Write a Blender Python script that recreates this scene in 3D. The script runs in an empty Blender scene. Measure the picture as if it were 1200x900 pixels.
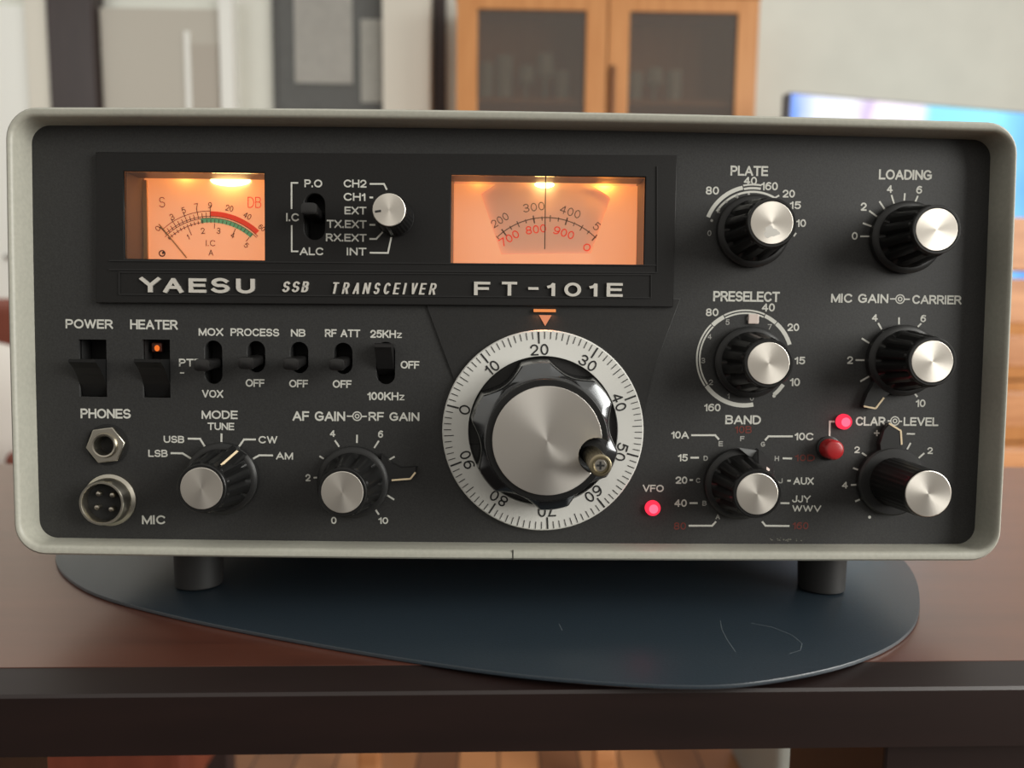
import bpy, bmesh, math, random
from math import sin, cos, pi, radians, sqrt, atan2
from mathutils import Vector, Matrix
random.seed(7)
S = bpy.context.scene
COL = S.collection
MM = 0.001

# ------------------------------------------------------------------ camera, world, light
TABLE_Z = 0.74
MAT_T = 0.0016
TILT = radians(-3.5)                       # the set leans back on its tall front feet
ROOT_M = Matrix.Translation((0, 0, TABLE_Z + MAT_T + 0.02376)) @ Matrix.Rotation(TILT, 4, 'X')
CAM_L = Vector((-4.836824, -261.101516, 73.497464))          # mm, in the set's own frame
CAM_A = Matrix(((0.9998242, -0.0102065, -0.0157280),
                (-0.0151874, 0.0510395, -0.9985812),
                (0.0109948, 0.9986445, 0.0508755)))
cam_d = bpy.data.cameras.new('camera')
cam = bpy.data.objects.new('camera', cam_d)
COL.objects.link(cam)
lm = CAM_A.to_4x4()
lm.translation = CAM_L * MM
cam.matrix_world = ROOT_M @ lm
cam_d.sensor_width = 36
cam_d.lens = 27
cam_d.clip_start = 0.01
cam_d.clip_end = 50
cam_d.dof.use_dof = True
cam_d.dof.focus_distance = 0.262
cam_d.dof.aperture_fstop = 9.0
S.camera = cam
S.view_settings.view_transform = 'Standard'
S.view_settings.look = 'None'
S.view_settings.gamma = 1
S.view_settings.use_curve_mapping = False
S.view_settings.exposure = 0.0

W = bpy.data.worlds.new('room_light')
S.world = W
W.use_nodes = True
_nt = W.node_tree
_tc = _nt.nodes.new('ShaderNodeTexCoord'); _sp = _nt.nodes.new('ShaderNodeSeparateXYZ'); _cr = _nt.nodes.new('ShaderNodeValToRGB'); _mr = _nt.nodes.new('ShaderNodeMapRange')
_mr.inputs['From Min'].default_value = -1; _mr.inputs['From Max'].default_value = 1
_nt.links.new(_tc.outputs['Generated'], _sp.inputs[0]); _nt.links.new(_sp.outputs['Z'], _mr.inputs['Value']); _nt.links.new(_mr.outputs[0], _cr.inputs[0])
_nt.links.new(_cr.outputs[0], _nt.nodes['Background'].inputs[0])
_e = _cr.color_ramp.elements                       # brown floor below, pale walls level, white ceiling above
_e[0].position = 0.30; _e[0].color = (0.045, 0.038, 0.034, 1)
_e[1].position = 0.95; _e[1].color = (1.0, 0.97, 0.90, 1)
_q = _e.new(0.46); _q.color = (0.22, 0.205, 0.19, 1)
_q = _e.new(0.56); _q.color = (0.82, 0.77, 0.69, 1)
_nt.nodes['Background'].inputs[1].default_value = 0.70


def area(name, loc, target, sx, sy, power, col):
    d = bpy.data.lights.new(name, 'AREA')
    d.shape = 'RECTANGLE'
    d.size, d.size_y, d.energy, d.color = sx, sy, power, col
    o = bpy.data.objects.new(name, d)
    COL.objects.link(o)
    o.location = loc
    o.rotation_euler = (Vector(target) - Vector(loc)).to_track_quat('-Z', 'Y').to_euler()
    return o


area('window_daylight', (1.85, -0.95, 1.45), (0.0, 0.05, 0.85), 1.2, 1.3, 58, (1.0, 0.985, 0.93))
area('far_window_daylight', (2.6, 0.6, 2.2), (-0.2, 3.3, 1.1), 1.2, 1.5, 35, (0.98, 1.0, 0.95))
area('left_wall_fill', (-2.3, 1.5, 2.1), (-1.5, 3.36, 1.7), 0.9, 1.2, 10, (0.98, 1.0, 0.95))  # added fill light that brightens the left end of the back wall


# ------------------------------------------------------------------ helpers
def at(px, py, y=10.5):
    """A measured photo pixel -> (x, z) in mm on the plane y = const of the set."""
    d = CAM_A @ Vector(((px - 600) / 900.0, -(py - 450) / 900.0, -1.0))
    p = CAM_L + d * ((y - CAM_L.y) / d.y)
    return p.x, p.z


def scale_at(y):
    return (at(601, 400, y)[0] - at(600, 400, y)[0])


def new_obj(name, me, mat=None, parent=None, loc=None, smooth=False):
    o = bpy.data.objects.new(name, me)
    COL.objects.link(o)
    if mat is not None and len(me.materials) == 0:
        me.materials.append(mat)
    if parent is not None:
        o.parent = parent
    if loc is not None:
        o.location = loc
    if smooth:
        me.polygons.foreach_set('use_smooth', [True] * len(me.polygons))
        try:
            me.set_sharp_from_angle(angle=radians(35))
        except Exception:
            pass
    return o


def obj(name, bm, mat, parent=None, loc=None, smooth=False, mm=True):
    if mm:
        bmesh.ops.scale(bm, vec=(MM, MM, MM), verts=bm.verts)
    me = bpy.data.meshes.new(name)
    bm.to_mesh(me)
    bm.free()
    return new_obj(name, me, mat, parent, loc, smooth)


def empty(name, loc=(0, 0, 0), rot=(0, 0, 0)):
    o = bpy.data.objects.new(name, None)
    COL.objects.link(o)
    o.empty_display_size = 0.05
    o.location = loc
    o.rotation_euler = rot
    return o


def tag(o, label=None, cat=None, group=None, kind=None):
    if label: o['label'] = label
    if cat: o['category'] = cat
    if group: o['group'] = group
    if kind: o['kind'] = kind
    return o


def bx(bm, x0, x1, y0, y1, z0, z1, bev=0.0, seg=2):
    r = bmesh.ops.create_cube(bm, size=1)
    vs = r['verts']
    bmesh.ops.scale(bm, vec=(x1 - x0, y1 - y0, z1 - z0), verts=vs)
    bmesh.ops.translate(bm, vec=((x0 + x1) / 2, (y0 + y1) / 2, (z0 + z1) / 2), verts=vs)
    if bev > 0:
        es = {e for v in vs for e in v.link_edges}
        bmesh.ops.bevel(bm, geom=list(es), offset=bev, segments=seg, affect='EDGES', profile=0.5)
    return bm


def box(*a, **k):
    return bx(bmesh.new(), *a, **k)


def loft(bm, loops, cap0=False, cap1=False):
    rows = [[bm.verts.new(p) for p in L] for L in loops]
    n = len(rows[0])
    for a, b in zip(rows, rows[1:]):
        for i in range(n):
            j = (i + 1) % n
            bm.faces.new((a[i], a[j], b[j], b[i]))
    if cap0: bm.faces.new(rows[0][::-1])
    if cap1: bm.faces.new(rows[-1])
    return bm


def lathe(prof, n=48, mod=None, cx=0, cz=0, cap0=False, cap1=True, bm=None):
    """Turned solid about -Y; prof = [(r, h)] with h towards the viewer (mm)."""
    bm = bm or bmesh.new()
    loops = []
    for k, (r, h) in enumerate(prof):
        L = []
        for i in range(n):
            a = 2 * pi * i / n
            rr = r * (mod(a, h, k) if mod else 1)
            L.append((cx + rr * cos(a), -h, cz + rr * sin(a)))
        loops.append(L)
    loft(bm, loops, cap0, cap1)
    bmesh.ops.recalc_face_normals(bm, faces=bm.faces)
    return bm


def plate2d(loops, y_front, thick, bevel=0.0):
    """Flat plate with holes: loops of (x, z) mm; front face at y_front, growing back."""
    cu = bpy.data.curves.new('tmp', 'CURVE')
    cu.dimensions = '2D'
    cu.fill_mode = 'BOTH'
    cu.extrude = max(thick / 2 - bevel, 0.0001)
    cu.bevel_depth = bevel
    cu.bevel_resolution = 1
    cu.offset = -bevel
    for L in loops:
        sp = cu.splines.new('POLY')
        sp.points.add(len(L) - 1)
        for p, q in zip(sp.points, L):
            p.co = (q[0], q[1], 0, 1)
        sp.use_cyclic_u = True
    o = bpy.data.objects.new('tmp', cu)
    COL.objects.link(o)
    dg = bpy.context.evaluated_depsgraph_get()
    me = bpy.data.meshes.new_from_object(o.evaluated_get(dg))
    bpy.data.objects.remove(o)
    bpy.data.curves.remove(cu)
    bm = bmesh.new()
    bm.from_mesh(me)
    bpy.data.meshes.remove(me)
    for v in bm.verts:
        x, z, d = v.co
        v.co = (x, y_front + thick / 2 - d, z)
    bmesh.ops.remove_doubles(bm, verts=bm.verts, dist=1e-4)
    bmesh.ops.recalc_face_normals(bm, faces=bm.faces)
    return bm


def circ(cx, cz, r, n=40, a0=0):
    return [(cx + r * cos(a0 + 2 * pi * i / n), cz + r * sin(a0 + 2 * pi * i / n)) for i in range(n)]


def rect(x0, x1, z0, z1):
    return [(x0, z0), (x1, z0), (x1, z1), (x0, z1)]


def stadium(cx, cz, w, h, n=12):
    r = w / 2
    L = []
    for i in range(n + 1):
        a = pi * i / n
        L.append((cx + r * cos(a), cz + h / 2 - r + r * sin(a)))
    for i in range(n + 1):
        a = pi + pi * i / n
        L.append((cx + r * cos(a), cz - h / 2 + r + r * sin(a)))
    return L


def rrect(l, r, b, t, rad, ns=10, nc=8):
    L = []
    def edge(p, q):
        for i in range(ns):
            f = i / ns
            L.append((p[0] + (q[0] - p[0]) * f, p[1] + (q[1] - p[1]) * f))
    def corner(cx, cz, a):
        for i in range(nc):
            an = a + (pi / 2) * i / nc
            L.append((cx + rad * cos(an), cz + rad * sin(an)))
    edge((l + rad, b), (r - rad, b)); corner(r - rad, b + rad, -pi / 2)
    edge((r, b + rad), (r, t - rad)); corner(r - rad, t - rad, 0)
    edge((r - rad, t), (l + rad, t)); corner(l + rad, t - rad, pi / 2)
    edge((l, t - rad), (l, b + rad)); corner(l + rad, b + rad, pi)
    return L


def text_mesh(s, bold=0.0, spacing=1.0, shear=0.0):
    cu = bpy.data.curves.new('t', 'FONT')
    cu.body = s
    cu.align_x = 'LEFT'
    cu.offset = bold
    cu.space_character = spacing
    cu.shear = shear
    cu.resolution_u = 4
    o = bpy.data.objects.new('t', cu)
    COL.objects.link(o)
    dg = bpy.context.evaluated_depsgraph_get()
    me = bpy.data.meshes.new_from_object(o.evaluated_get(dg))
    bpy.data.objects.remove(o)
    bpy.data.curves.remove(cu)
    return me


def ell(cx, cy, rx, ry, a0, a1, n=None):
    n = n or max(4, int(abs(a1 - a0) / 15))
    return [(cx + rx * cos(radians(a0 + (a1 - a0) * i / n)), cy + ry * sin(radians(a0 + (a1 - a0) * i / n))) for i in range(n + 1)]


GLYPH = {
    'A': (.84, [[(0, 0), (.42, 1), (.84, 0)], [(.14, .32), (.70, .32)]]),
    'B': (.70, [[(0, 0), (0, 1), (.4, 1)] + ell(.4, .77, .25, .23, 75, -90) + [(0, .54)], [(.4, .54)] + ell(.41, .27, .29, .27, 75, -90) + [(0, 0)]]),
    'C': (.80, [ell(.43, .5, .43, .5, 42, 318)]),
    'D': (.76, [[(0, 0), (0, 1), (.3, 1)] + ell(.3, .5, .46, .5, 75, -90) + [(0, 0)]]),
    'E': (.62, [[(.62, 1), (0, 1), (0, 0), (.62, 0)], [(0, .52), (.57, .52)]]),
    'F': (.60, [[(.60, 1), (0, 1), (0, 0)], [(0, .5), (.54, .5)]]),
    'G': (.86, [ell(.43, .5, .43, .5, 45, 300) + [(.82, .16), (.84, .46), (.48, .46)]]),
    'H': (.74, [[(0, 0), (0, 1)], [(.74, 0), (.74, 1)], [(0, .52), (.74, .52)]]),
    'I': (.0, [[(0, 0), (0, 1)]]),
    'J': (.52, [[(.52, 1), (.52, .28)] + ell(.26, .27, .26, .27, -15, -170)]),
    'K': (.74, [[(0, 0), (0, 1)], [(.70, 1), (0, .36)], [(.25, .6), (.74, 0)]]),
    'L': (.58, [[(0, 1), (0, 0), (.58, 0)]]),
    'M': (.88, [[(0, 0), (0, 1), (.44, .04), (.88, 1), (.88, 0)]]),
    'N': (.74, [[(0, 0), (0, 1), (.74, 0), (.74, 1)]]),
    'O': (.90, [ell(.45, .5, .45, .5, 0, 360)]),
    'P': (.66, [[(0, 0), (0, 1), (.38, 1)] + ell(.38, .73, .28, .27, 75, -90) + [(0, .46)]]),
    'R': (.72, [[(0, 0), (0, 1), (.40, 1)] + ell(.40, .74, .28, .26, 75, -90) + [(0, .48)], [(.38, .48), (.72, 0)]]),
    'S': (.70, [ell(.35, .74, .32, .26, 28, 250) + ell(.35, .26, .35, .26, 70, -155)]),
    'T': (.72, [[(0, 1), (.72, 1)], [(.36, 1), (.36, 0)]]),
    'U': (.74, [[(0, 1), (0, .34)] + ell(.37, .34, .37, .34, 195, 345) + [(.74, .34), (.74, 1)]]),
    'V': (.80, [[(0, 1), (.40, 0), (.80, 1)]]),
    'W': (1.14, [[(0, 1), (.29, 0), (.57, 1), (.85, 0), (1.14, 1)]]),
    'X': (.76, [[(0, 0), (.76, 1)], [(0, 1), (.76, 0)]]),
    'Y': (.78, [[(0, 1), (.39, .45), (.78, 1)], [(.39, .45), (.39, 0)]]),
    'z': (.66, [[(0, 1), (.66, 1), (0, 0), (.66, 0)]]),
    '0': (.60, [ell(.30, .5, .30, .5, 0, 360)]),
    '1': (.26, [[(.0, .74), (.15, .80), (.26, 1), (.26, 0)]]),
    '2': (.62, [ell(.31, .70, .30, .30, 170, -25) + [(.50, .46), (0, 0), (.62, 0)]]),
    '3': (.60, [ell(.29, .745, .27, .255, 155, -80), ell(.29, .25, .31, .25, 82, -155), [(.2, .5), (.33, .5)]]),
    '4': (.66, [[(.48, 0), (.48, 1), (0, .29), (.66, .29)]]),
    '5': (.60, [[(.56, 1), (.10, 1), (.05, .50)] + ell(.29, .33, .31, .33, 135, -150)]),
    '6': (.62, [ell(.31, .32, .31, .32, 0, 360), ell(.40, .42, .40, .58, 62, 190)]),
    '7': (.58, [[(0, 1), (.58, 1), (.20, 0)]]),
    '8': (.60, [ell(.30, .75, .26, .25, 0, 360), ell(.30, .25, .30, .26, 0, 360)]),
    '9': (.62, [ell(.31, .68, .31, .32, 0, 360), ell(.22, .58, .40, .58, 242, 370)]),
    '.': (.0, [[(0, 0), (0, .06)]]),
    '-': (.4, [[(0, .5), (.4, .5)]]),
    ' ': (.30, []),
}


def strokes(s, gap=0.27):
    """Centre lines of a word, cap height 1; returns (polylines, width)."""
    x, out = 0.0, []
    for i, c in enumerate(s):
        w, st = GLYPH[c]
        for P in st:
            out.append([(x + p[0], p[1]) for p in P])
        x += w + gap + (0.06 if w == 0 else 0)
    return out, x - gap


LAYER = [0]


def pen(bm, P, hw, put, square=True):
    """A polyline drawn with a pen of half-width hw; put(x, y) makes the vertex position."""
    P = [Vector(p) for p in P]
    if square and (P[0] - P[-1]).length > hw * 0.5:
        P[0] = P[0] - (P[1] - P[0]).normalized() * hw
        P[-1] = P[-1] + (P[-1] - P[-2]).normalized() * hw
    for i, (a, b) in enumerate(zip(P, P[1:])):
        if (b - a).length < 1e-9: continue
        d = (b - a).normalized()
        n = Vector((-d.y, d.x)) * hw
        LAYER[0] = (LAYER[0] + 1) % 14          # pieces overlap a few microns apart, never in one plane
        bm.faces.new([bm.verts.new(put(*q, LAYER[0] * 0.004)) for q in (a - n, b - n, b + n, a + n)])
        if i < len(P) - 2:
            e = (P[i + 2] - b)
            if e.length < 1e-9: continue
            e.normalize()
            n2 = Vector((-e.y, e.x)) * hw
            cr = d.x * e.y - d.y * e.x
            if abs(cr) < 1e-4: continue
            sg = -1 if cr > 0 else 1
            p1, p2 = b + n * sg, b + n2 * sg
            t = math.tan(0.5 * math.acos(max(-1, min(1, d.dot(e)))))
            tip = p1 + d * hw * t if t < 1.8 else p1 + d * hw * 0.4
            pts = [b, p1, tip, p2] if t < 1.8 else [b, p1, tip, p2 - e * hw * 0.4, p2]
            if sg < 0 or True:
                LAYER[0] = (LAYER[0] + 1) % 14
                bm.faces.new([bm.verts.new(put(*q, LAYER[0] * 0.004)) for q in (pts if sg < 0 else pts[::-1])])


class Ink:
    """Printed marks lying on one plane, given as pixels measured from the photo."""
    def __init__(self, y=10.5, lift=0.06):
        self.y, self.lift = y, lift
        self.bm = bmesh.new()
        self.s = scale_at(y)

    def P(self, px, py):
        return at(px, py, self.y)

    def text(self, s, x0, x1, y0, y1, bold=None, rot=0.0, gap=0.27):
        """Fit the word into a pixel box (before rotation, degrees clockwise); bold = stroke width in pixels."""
        st, wd = strokes(s, gap)
        cx, cz = self.P((x0 + x1) / 2, (y0 + y1) / 2)
        bold = 0.185 * (y1 - y0) if bold is None else (bold or 0.9)
        bw = bold * self.s
        w, h = (x1 - x0) * self.s - bw, (y1 - y0) * self.s - bw
        kx = w / wd if wd > 0 else 1.0
        a = -radians(rot)
        put = lambda u, q, k: (cx + u * cos(a) - q * sin(a), self.y - self.lift - k, cz + u * sin(a) + q * cos(a))
        for P in st:
            pen(self.bm, [((p[0] - wd / 2) * kx, (p[1] - 0.5) * h) for p in P], bw / 2, put)
        return self

    def line(self, pts, w=2.2):
        P = [Vector(self.P(*p)) for p in pts]
        hw = w * self.s / 2
        for i, (a, b) in enumerate(zip(P, P[1:])):
            d = (b - a).normalized()
            n = Vector((-d.y, d.x)) * hw
            e0 = d * hw * (0.7 if i else 0); e1 = d * hw * (0.7 if i < len(P) - 2 else 0)
            q = [a - e0 - n, b + e1 - n, b + e1 + n, a - e0 + n]
            LAYER[0] = (LAYER[0] + 1) % 14
            y = self.y - self.lift - 0.004 * LAYER[0]
            self.bm.faces.new([self.bm.verts.new((c.x, y, c.y)) for c in q])
        return self

    def arc(self, cx, cy, r, a0, a1, w=4.0, n=40, dy=0.0):
        """Angles in degrees, clockwise from 12 o'clock, in the photo."""
        c = Vector(self.P(cx, cy))
        rows = []
        for i in range(n + 1):
            a = radians(a0 + (a1 - a0) * i / n)
            u = Vector((sin(a), cos(a)))
            p, q = c + u * (r - w / 2) * self.s, c + u * (r + w / 2) * self.s
            rows.append((self.bm.verts.new((p.x, self.y - self.lift - dy, p.y)), self.bm.verts.new((q.x, self.y - self.lift - dy, q.y))))
        for (a, b), (c2, d) in zip(rows, rows[1:]):
            self.bm.faces.new((a, c2, d, b))
        return self

    def dot(self, px, py, r=1.6):
        x, z = self.P(px, py)
        self.bm.faces.new([self.bm.verts.new((x + r * self.s * cos(t), self.y - self.lift, z + r * self.s * sin(t)))
                           for t in [2 * pi * i / 14 for i in range(14)]])
        return self

    def rings(self, px, py):
        self.arc(px, py, 5.0, 0, 360, 1.3); self.arc(px, py, 2.2, 0, 360, 1.3, 20)
        return self

    def build(self, name, mat, parent):
        bmesh.ops.recalc_face_normals(self.bm, faces=self.bm.faces)
        return obj(name, self.bm, mat, parent)


# ------------------------------------------------------------------ materials
def principled(name, col, rough=0.5, metal=0.0, spec=0.5, **kw):
    m = bpy.data.materials.new(name)
    m.use_nodes = True
    b = m.node_tree.nodes['Principled BSDF']
    b.inputs['Base Color'].default_value = (*col, 1)
    b.inputs['Roughness'].default_value = rough
    b.inputs['Metallic'].default_value = metal
    b.inputs['Specular IOR Level'].default_value = spec
    for k, v in kw.items():
        b.inputs[k.replace('_', ' ')].default_value = v
    return m


def nodes(m):
    nt = m.node_tree
    return nt, nt.nodes['Principled BSDF'], nt.nodes.new, nt.links.new


def grain(m, scale=900, amount=0.15, bump=0.0, coord='Object', detail=3):
    """Fine mottling of colour (and relief) that belongs to the surface."""
    nt, b, N, L = nodes(m)
    tc = N('ShaderNodeTexCoord'); nz = N('ShaderNodeTexNoise')
    nz.inputs['Scale'].default_value = scale; nz.inputs['Detail'].default_value = detail
    L(tc.outputs[coord], nz.inputs['Vector'])
    mx = N('ShaderNodeMix'); mx.data_type = 'RGBA'; mx.blend_type = 'MULTIPLY'
    mx.inputs[0].default_value = 1.0
    c = b.inputs['Base Color'].default_value[:]
    mx.inputs[6].default_value = c
    r = N('ShaderNodeMapRange')
    r.inputs['From Min'].default_value = 0.3; r.inputs['From Max'].default_value = 0.7
    r.inputs['To Min'].default_value = 1 - amount; r.inputs['To Max'].default_value = 1 + amount
    L(nz.outputs['Fac'], r.inputs['Value']); L(r.outputs['Result'], mx.inputs[7]); L(mx.outputs[2], b.inputs['Base Color'])
    if bump:
        bp = N('ShaderNodeBump'); bp.inputs['Strength'].default_value = bump; bp.inputs['Distance'].default_value = 0.0002
        L(nz.outputs['Fac'], bp.inputs['Height']); L(bp.outputs['Normal'], b.inputs['Normal'])
    return m


def wood(name, c1, c2, rough=0.45, stretch=(3, 40, 40), scale=1.0, spec=0.5, bump=0.1):
    m = principled(name, c1, rough, 0, spec)
    nt, b, N, L = nodes(m)
    tc = N('ShaderNodeTexCoord'); mp = N('ShaderNodeMapping'); nz = N('ShaderNodeTexNoise'); cr = N('ShaderNodeValToRGB')
    mp.inputs['Scale'].default_value = stretch
    nz.inputs['Scale'].default_value = scale; nz.inputs['Detail'].default_value = 6; nz.inputs['Roughness'].default_value = 0.6
    L(tc.outputs['Object'], mp.inputs['Vector']); L(mp.outputs[0], nz.inputs['Vector']); L(nz.outputs['Fac'], cr.inputs['Fac'])
    cr.color_ramp.elements[0].position = 0.32; cr.color_ramp.elements[0].color = (*c1, 1)
    cr.color_ramp.elements[1].position = 0.68; cr.color_ramp.elements[1].color = (*c2, 1)
    L(cr.outputs[0], b.inputs['Base Color'])
    if bump:
        bp = N('ShaderNodeBump'); bp.inputs['Strength'].default_value = bump; bp.inputs['Distance'].default_value = 0.0003
        L(nz.outputs['Fac'], bp.inputs['Height']); L(bp.outputs['Normal'], b.inputs['Normal'])
    return m


def emit(name, col, strength):
    m = bpy.data.materials.new(name)
    m.use_nodes = True
    nt = m.node_tree
    nt.nodes.remove(nt.nodes['Principled BSDF'])
    e = nt.nodes.new('ShaderNodeEmission')
    e.inputs[0].default_value = (*col, 1); e.inputs[1].default_value = strength
    nt.links.new(e.outputs[0], nt.nodes['Material Output'].inputs[0])
    return m


def clear(name, tint=(1, 1, 1), gloss=0.06, rough=0.03):
    m = bpy.data.materials.new(name)
    m.use_nodes = True
    nt = m.node_tree
    nt.nodes.remove(nt.nodes['Principled BSDF'])
    t = nt.nodes.new('ShaderNodeBsdfTransparent'); t.inputs[0].default_value = (*tint, 1)
    g = nt.nodes.new('ShaderNodeBsdfGlossy'); g.inputs['Roughness'].default_value = rough
    f = nt.nodes.new('ShaderNodeFresnel'); f.inputs[0].default_value = 1.0 + gloss * 6
    x = nt.nodes.new('ShaderNodeMixShader')
    nt.links.new(f.outputs[0], x.inputs[0]); nt.links.new(t.outputs[0], x.inputs[1]); nt.links.new(g.outputs[0], x.inputs[2])
    nt.links.new(x.outputs[0], nt.nodes['Material Output'].inputs[0])
    return m


def spun(name, col, rough=0.26, aniso=0.85):
    m = principled(name, col, rough, 1.0)
    nt, b, N, L = nodes(m)
    b.inputs['Anisotropic'].default_value = aniso
    t = N('ShaderNodeTangent'); t.direction_type = 'RADIAL'; t.axis = 'Y'
    L(t.outputs[0], b.inputs['Tangent'])
    return m


M_BEZEL = grain(principled('grey_beige_enamel', (0.385, 0.38, 0.325), 0.42), 700, 0.06, 0.05)
M_CASE = grain(principled('grey_case_enamel', (0.24, 0.24, 0.22), 0.55), 900, 0.1, 0.1)
M_PANEL = grain(principled('charcoal_panel', (0.0245, 0.0245, 0.0242), 0.52, 0, 0.42), 1600, 0.25, 0.12)
M_ESC = grain(principled('black_escutcheon', (0.0085, 0.008, 0.0077), 0.55, 0, 0.3), 1600, 0.2, 0.08)
M_HOLE = principled('dark_cavity', (0.006, 0.006, 0.006), 0.8)
M_KNOB = principled('black_knob_plastic', (0.008, 0.008, 0.008), 0.33, 0, 0.4)
M_SKIRT = principled('black_skirt_plastic', (0.015, 0.015, 0.015), 0.42, 0, 0.4)
M_LEVER = principled('black_lever_plastic', (0.010, 0.0095, 0.0095), 0.3, 0, 0.5)
M_ROCKER = principled('matt_black_rocker', (0.005, 0.005, 0.005), 0.5, 0, 0.4)
M_INK = principled('off_white_ink', (0.58, 0.575, 0.525), 0.7)
M_INK_DIM = principled('fine_grey_ink', (0.36, 0.355, 0.33), 0.7)
M_RED_INK = principled('faded_red_ink', (0.15, 0.026, 0.017), 0.7)
M_CAP = spun('spun_aluminium', (0.74, 0.70, 0.635), 0.36, 0.65)
M_CAP2 = spun('spun_aluminium_large', (0.66, 0.63, 0.585), 0.36, 0.75)
M_LETTER = principled('cast_metal_letter', (0.74, 0.71, 0.65), 0.35, 0.6)
M_RING = principled('satin_silver_dial', (0.68, 0.675, 0.635), 0.4, 0.1)
M_BLACK_INK = principled('black_ink', (0.012, 0.012, 0.012), 0.6)
M_CHROME = principled('polished_dark_chrome', (0.15, 0.155, 0.16), 0.22, 1.0)
M_NICKEL = principled('worn_nickel', (0.52, 0.49, 0.42), 0.3, 1.0)
M_BRASS = principled('knurled_brass', (0.38, 0.33, 0.22), 0.34, 1.0)
M_STEEL = principled('screw_steel', (0.42, 0.40, 0.36), 0.35, 1.0)
M_CREAM = principled('cream_pointer_line', (0.72, 0.58, 0.38), 0.6)
M_PINK = principled('pale_pointer_tab', (0.62, 0.52, 0.47), 0.4)
M_FACE = principled('meter_face_card', (0.86, 0.72, 0.60), 0.8)
def backlit(m, col, st):
    b = m.node_tree.nodes['Principled BSDF']
    b.inputs['Emission Color'].default_value = (*col, 1); b.inputs['Emission Strength'].default_value = st


M_FACE2 = principled('dial_drum_card', (0.64, 0.48, 0.40), 0.8)
backlit(M_FACE, (1.0, 0.28, 0.075), 0.64)          # translucent cards lit from behind by the dial lamps
backlit(M_FACE2, (1.0, 0.38, 0.19), 0.30)
M_WALLP = principled('grey_meter_plastic', (0.13, 0.105, 0.09), 0.4)
M_METER_INK = principled('meter_ink', (0.10, 0.045, 0.02), 0.7)
M_METER_RED = principled('meter_red', (0.62, 0.03, 0.012), 0.7)
M_METER_GREEN = principled('meter_green', (0.16, 0.42, 0.22), 0.7)
backlit(M_METER_RED, (1.0, 0.06, 0.015), 0.42)
backlit(M_METER_GREEN, (0.20, 0.62, 0.28), 0.22)
M_GLASS = clear('clear_window', (1, 1, 1), 0.05)
M_BULB = emit('warm_bulb', (1.0, 0.62, 0.22), 14)
M_NEON = emit('neon_glow', (1.0, 0.20, 0.03), 0.9)
M_LED = emit('red_lamp_glow', (1.0, 0.035, 0.075), 1.25)
M_LED_HOT = emit('red_lamp_core', (1.0, 0.16, 0.26), 1.25)
M_INDEX = emit('lit_index_mark', (1.0, 0.36, 0.18), 0.72)
M_SLOT = emit('lit_index_slot', (1.0, 0.33, 0.10), 0.85)
M_RED_BTN = principled('red_button_plastic', (0.36, 0.018, 0.02), 0.3)
M_RUBBER = principled('black_rubber', (0.010, 0.010, 0.010), 0.6)
M_MAT = grain(principled('slate_blue_leatherette', (0.017, 0.027, 0.037), 0.36, 0, 0.8), 1300, 0.18, 0.2)
M_TABLE = wood('dark_red_brown_wood', (0.070, 0.024, 0.016), (0.115, 0.044, 0.029), 0.32, (9, 70, 70), 1.0, 0.8, 0.15)
_b = M_TABLE.node_tree.nodes['Principled BSDF']
_b.inputs['Coat Weight'].default_value = 0.9; _b.inputs['Coat Roughness'].default_value = 0.34; _b.inputs['Coat IOR'].default_value = 1.75; _b.inputs['Coat Tint'].default_value = (1, 0.78, 0.66, 1)
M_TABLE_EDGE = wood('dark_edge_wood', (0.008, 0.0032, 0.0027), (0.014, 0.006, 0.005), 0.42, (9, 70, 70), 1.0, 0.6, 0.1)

# ------------------------------------------------------------------ the room
def struct(name, bm, mat, mm=False):
    return tag(obj(name, bm, mat, mm=mm), kind='structure')


M_WALL = grain(principled('warm_white_wall', (0.74, 0.745, 0.68), 0.9), 6, 0.03)
M_WHITE = principled('white_door_paint', (0.86, 0.87, 0.83), 0.6)
M_CREAMP = principled('cream_paint', (0.72, 0.69, 0.61), 0.7)
M_DOOR = principled('grey_beige_door', (0.50, 0.47, 0.41), 0.6)
M_DOOR2 = principled('beige_door_inset', (0.44, 0.40, 0.345), 0.6)
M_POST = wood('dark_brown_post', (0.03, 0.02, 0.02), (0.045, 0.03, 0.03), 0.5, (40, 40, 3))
M_OAK = wood('honey_oak', (0.56, 0.235, 0.078), (0.68, 0.32, 0.12), 0.45, (30, 30, 3), 1.0, 0.4, 0)

M_FLOOR = principled('parquet_floor', (0.4, 0.2, 0.1), 0.35)
nt, b, N, L = nodes(M_FLOOR)
tc = N('ShaderNodeTexCoord'); mp = N('ShaderNodeMapping'); br = N('ShaderNodeTexBrick')
mp.inputs['Rotation'].default_value = (0, 0, pi / 2)
br.inputs['Scale'].default_value = 1.0
br.inputs['Brick Width'].default_value = 0.6; br.inputs['Row Height'].default_value = 0.075
br.inputs['Mortar Size'].default_value = 0.002; br.inputs['Bias'].default_value = 0.0
br.inputs['Color1'].default_value = (0.52, 0.235, 0.095, 1); br.inputs['Color2'].default_value = (0.15, 0.062, 0.03, 1)
br.inputs['Mortar'].default_value = (0.05, 0.02, 0.012, 1)
L(tc.outputs['Object'], mp.inputs[0]); L(mp.outputs[0], br.inputs['Vector']); L(br.outputs['Color'], b.inputs['Base Color'])

struct('floor', box(-3.4, 3.4, -0.45, 3.36, -0.05, 0), M_FLOOR)
struct('wall_back', box(-3.4, 3.4, 3.36, 3.46, 0, 2.7), M_WALL)
struct('baseboard_back', box(1.1, 3.4, 3.342, 3.36, 0, 0.09, bev=0.004), M_WHITE)
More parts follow.
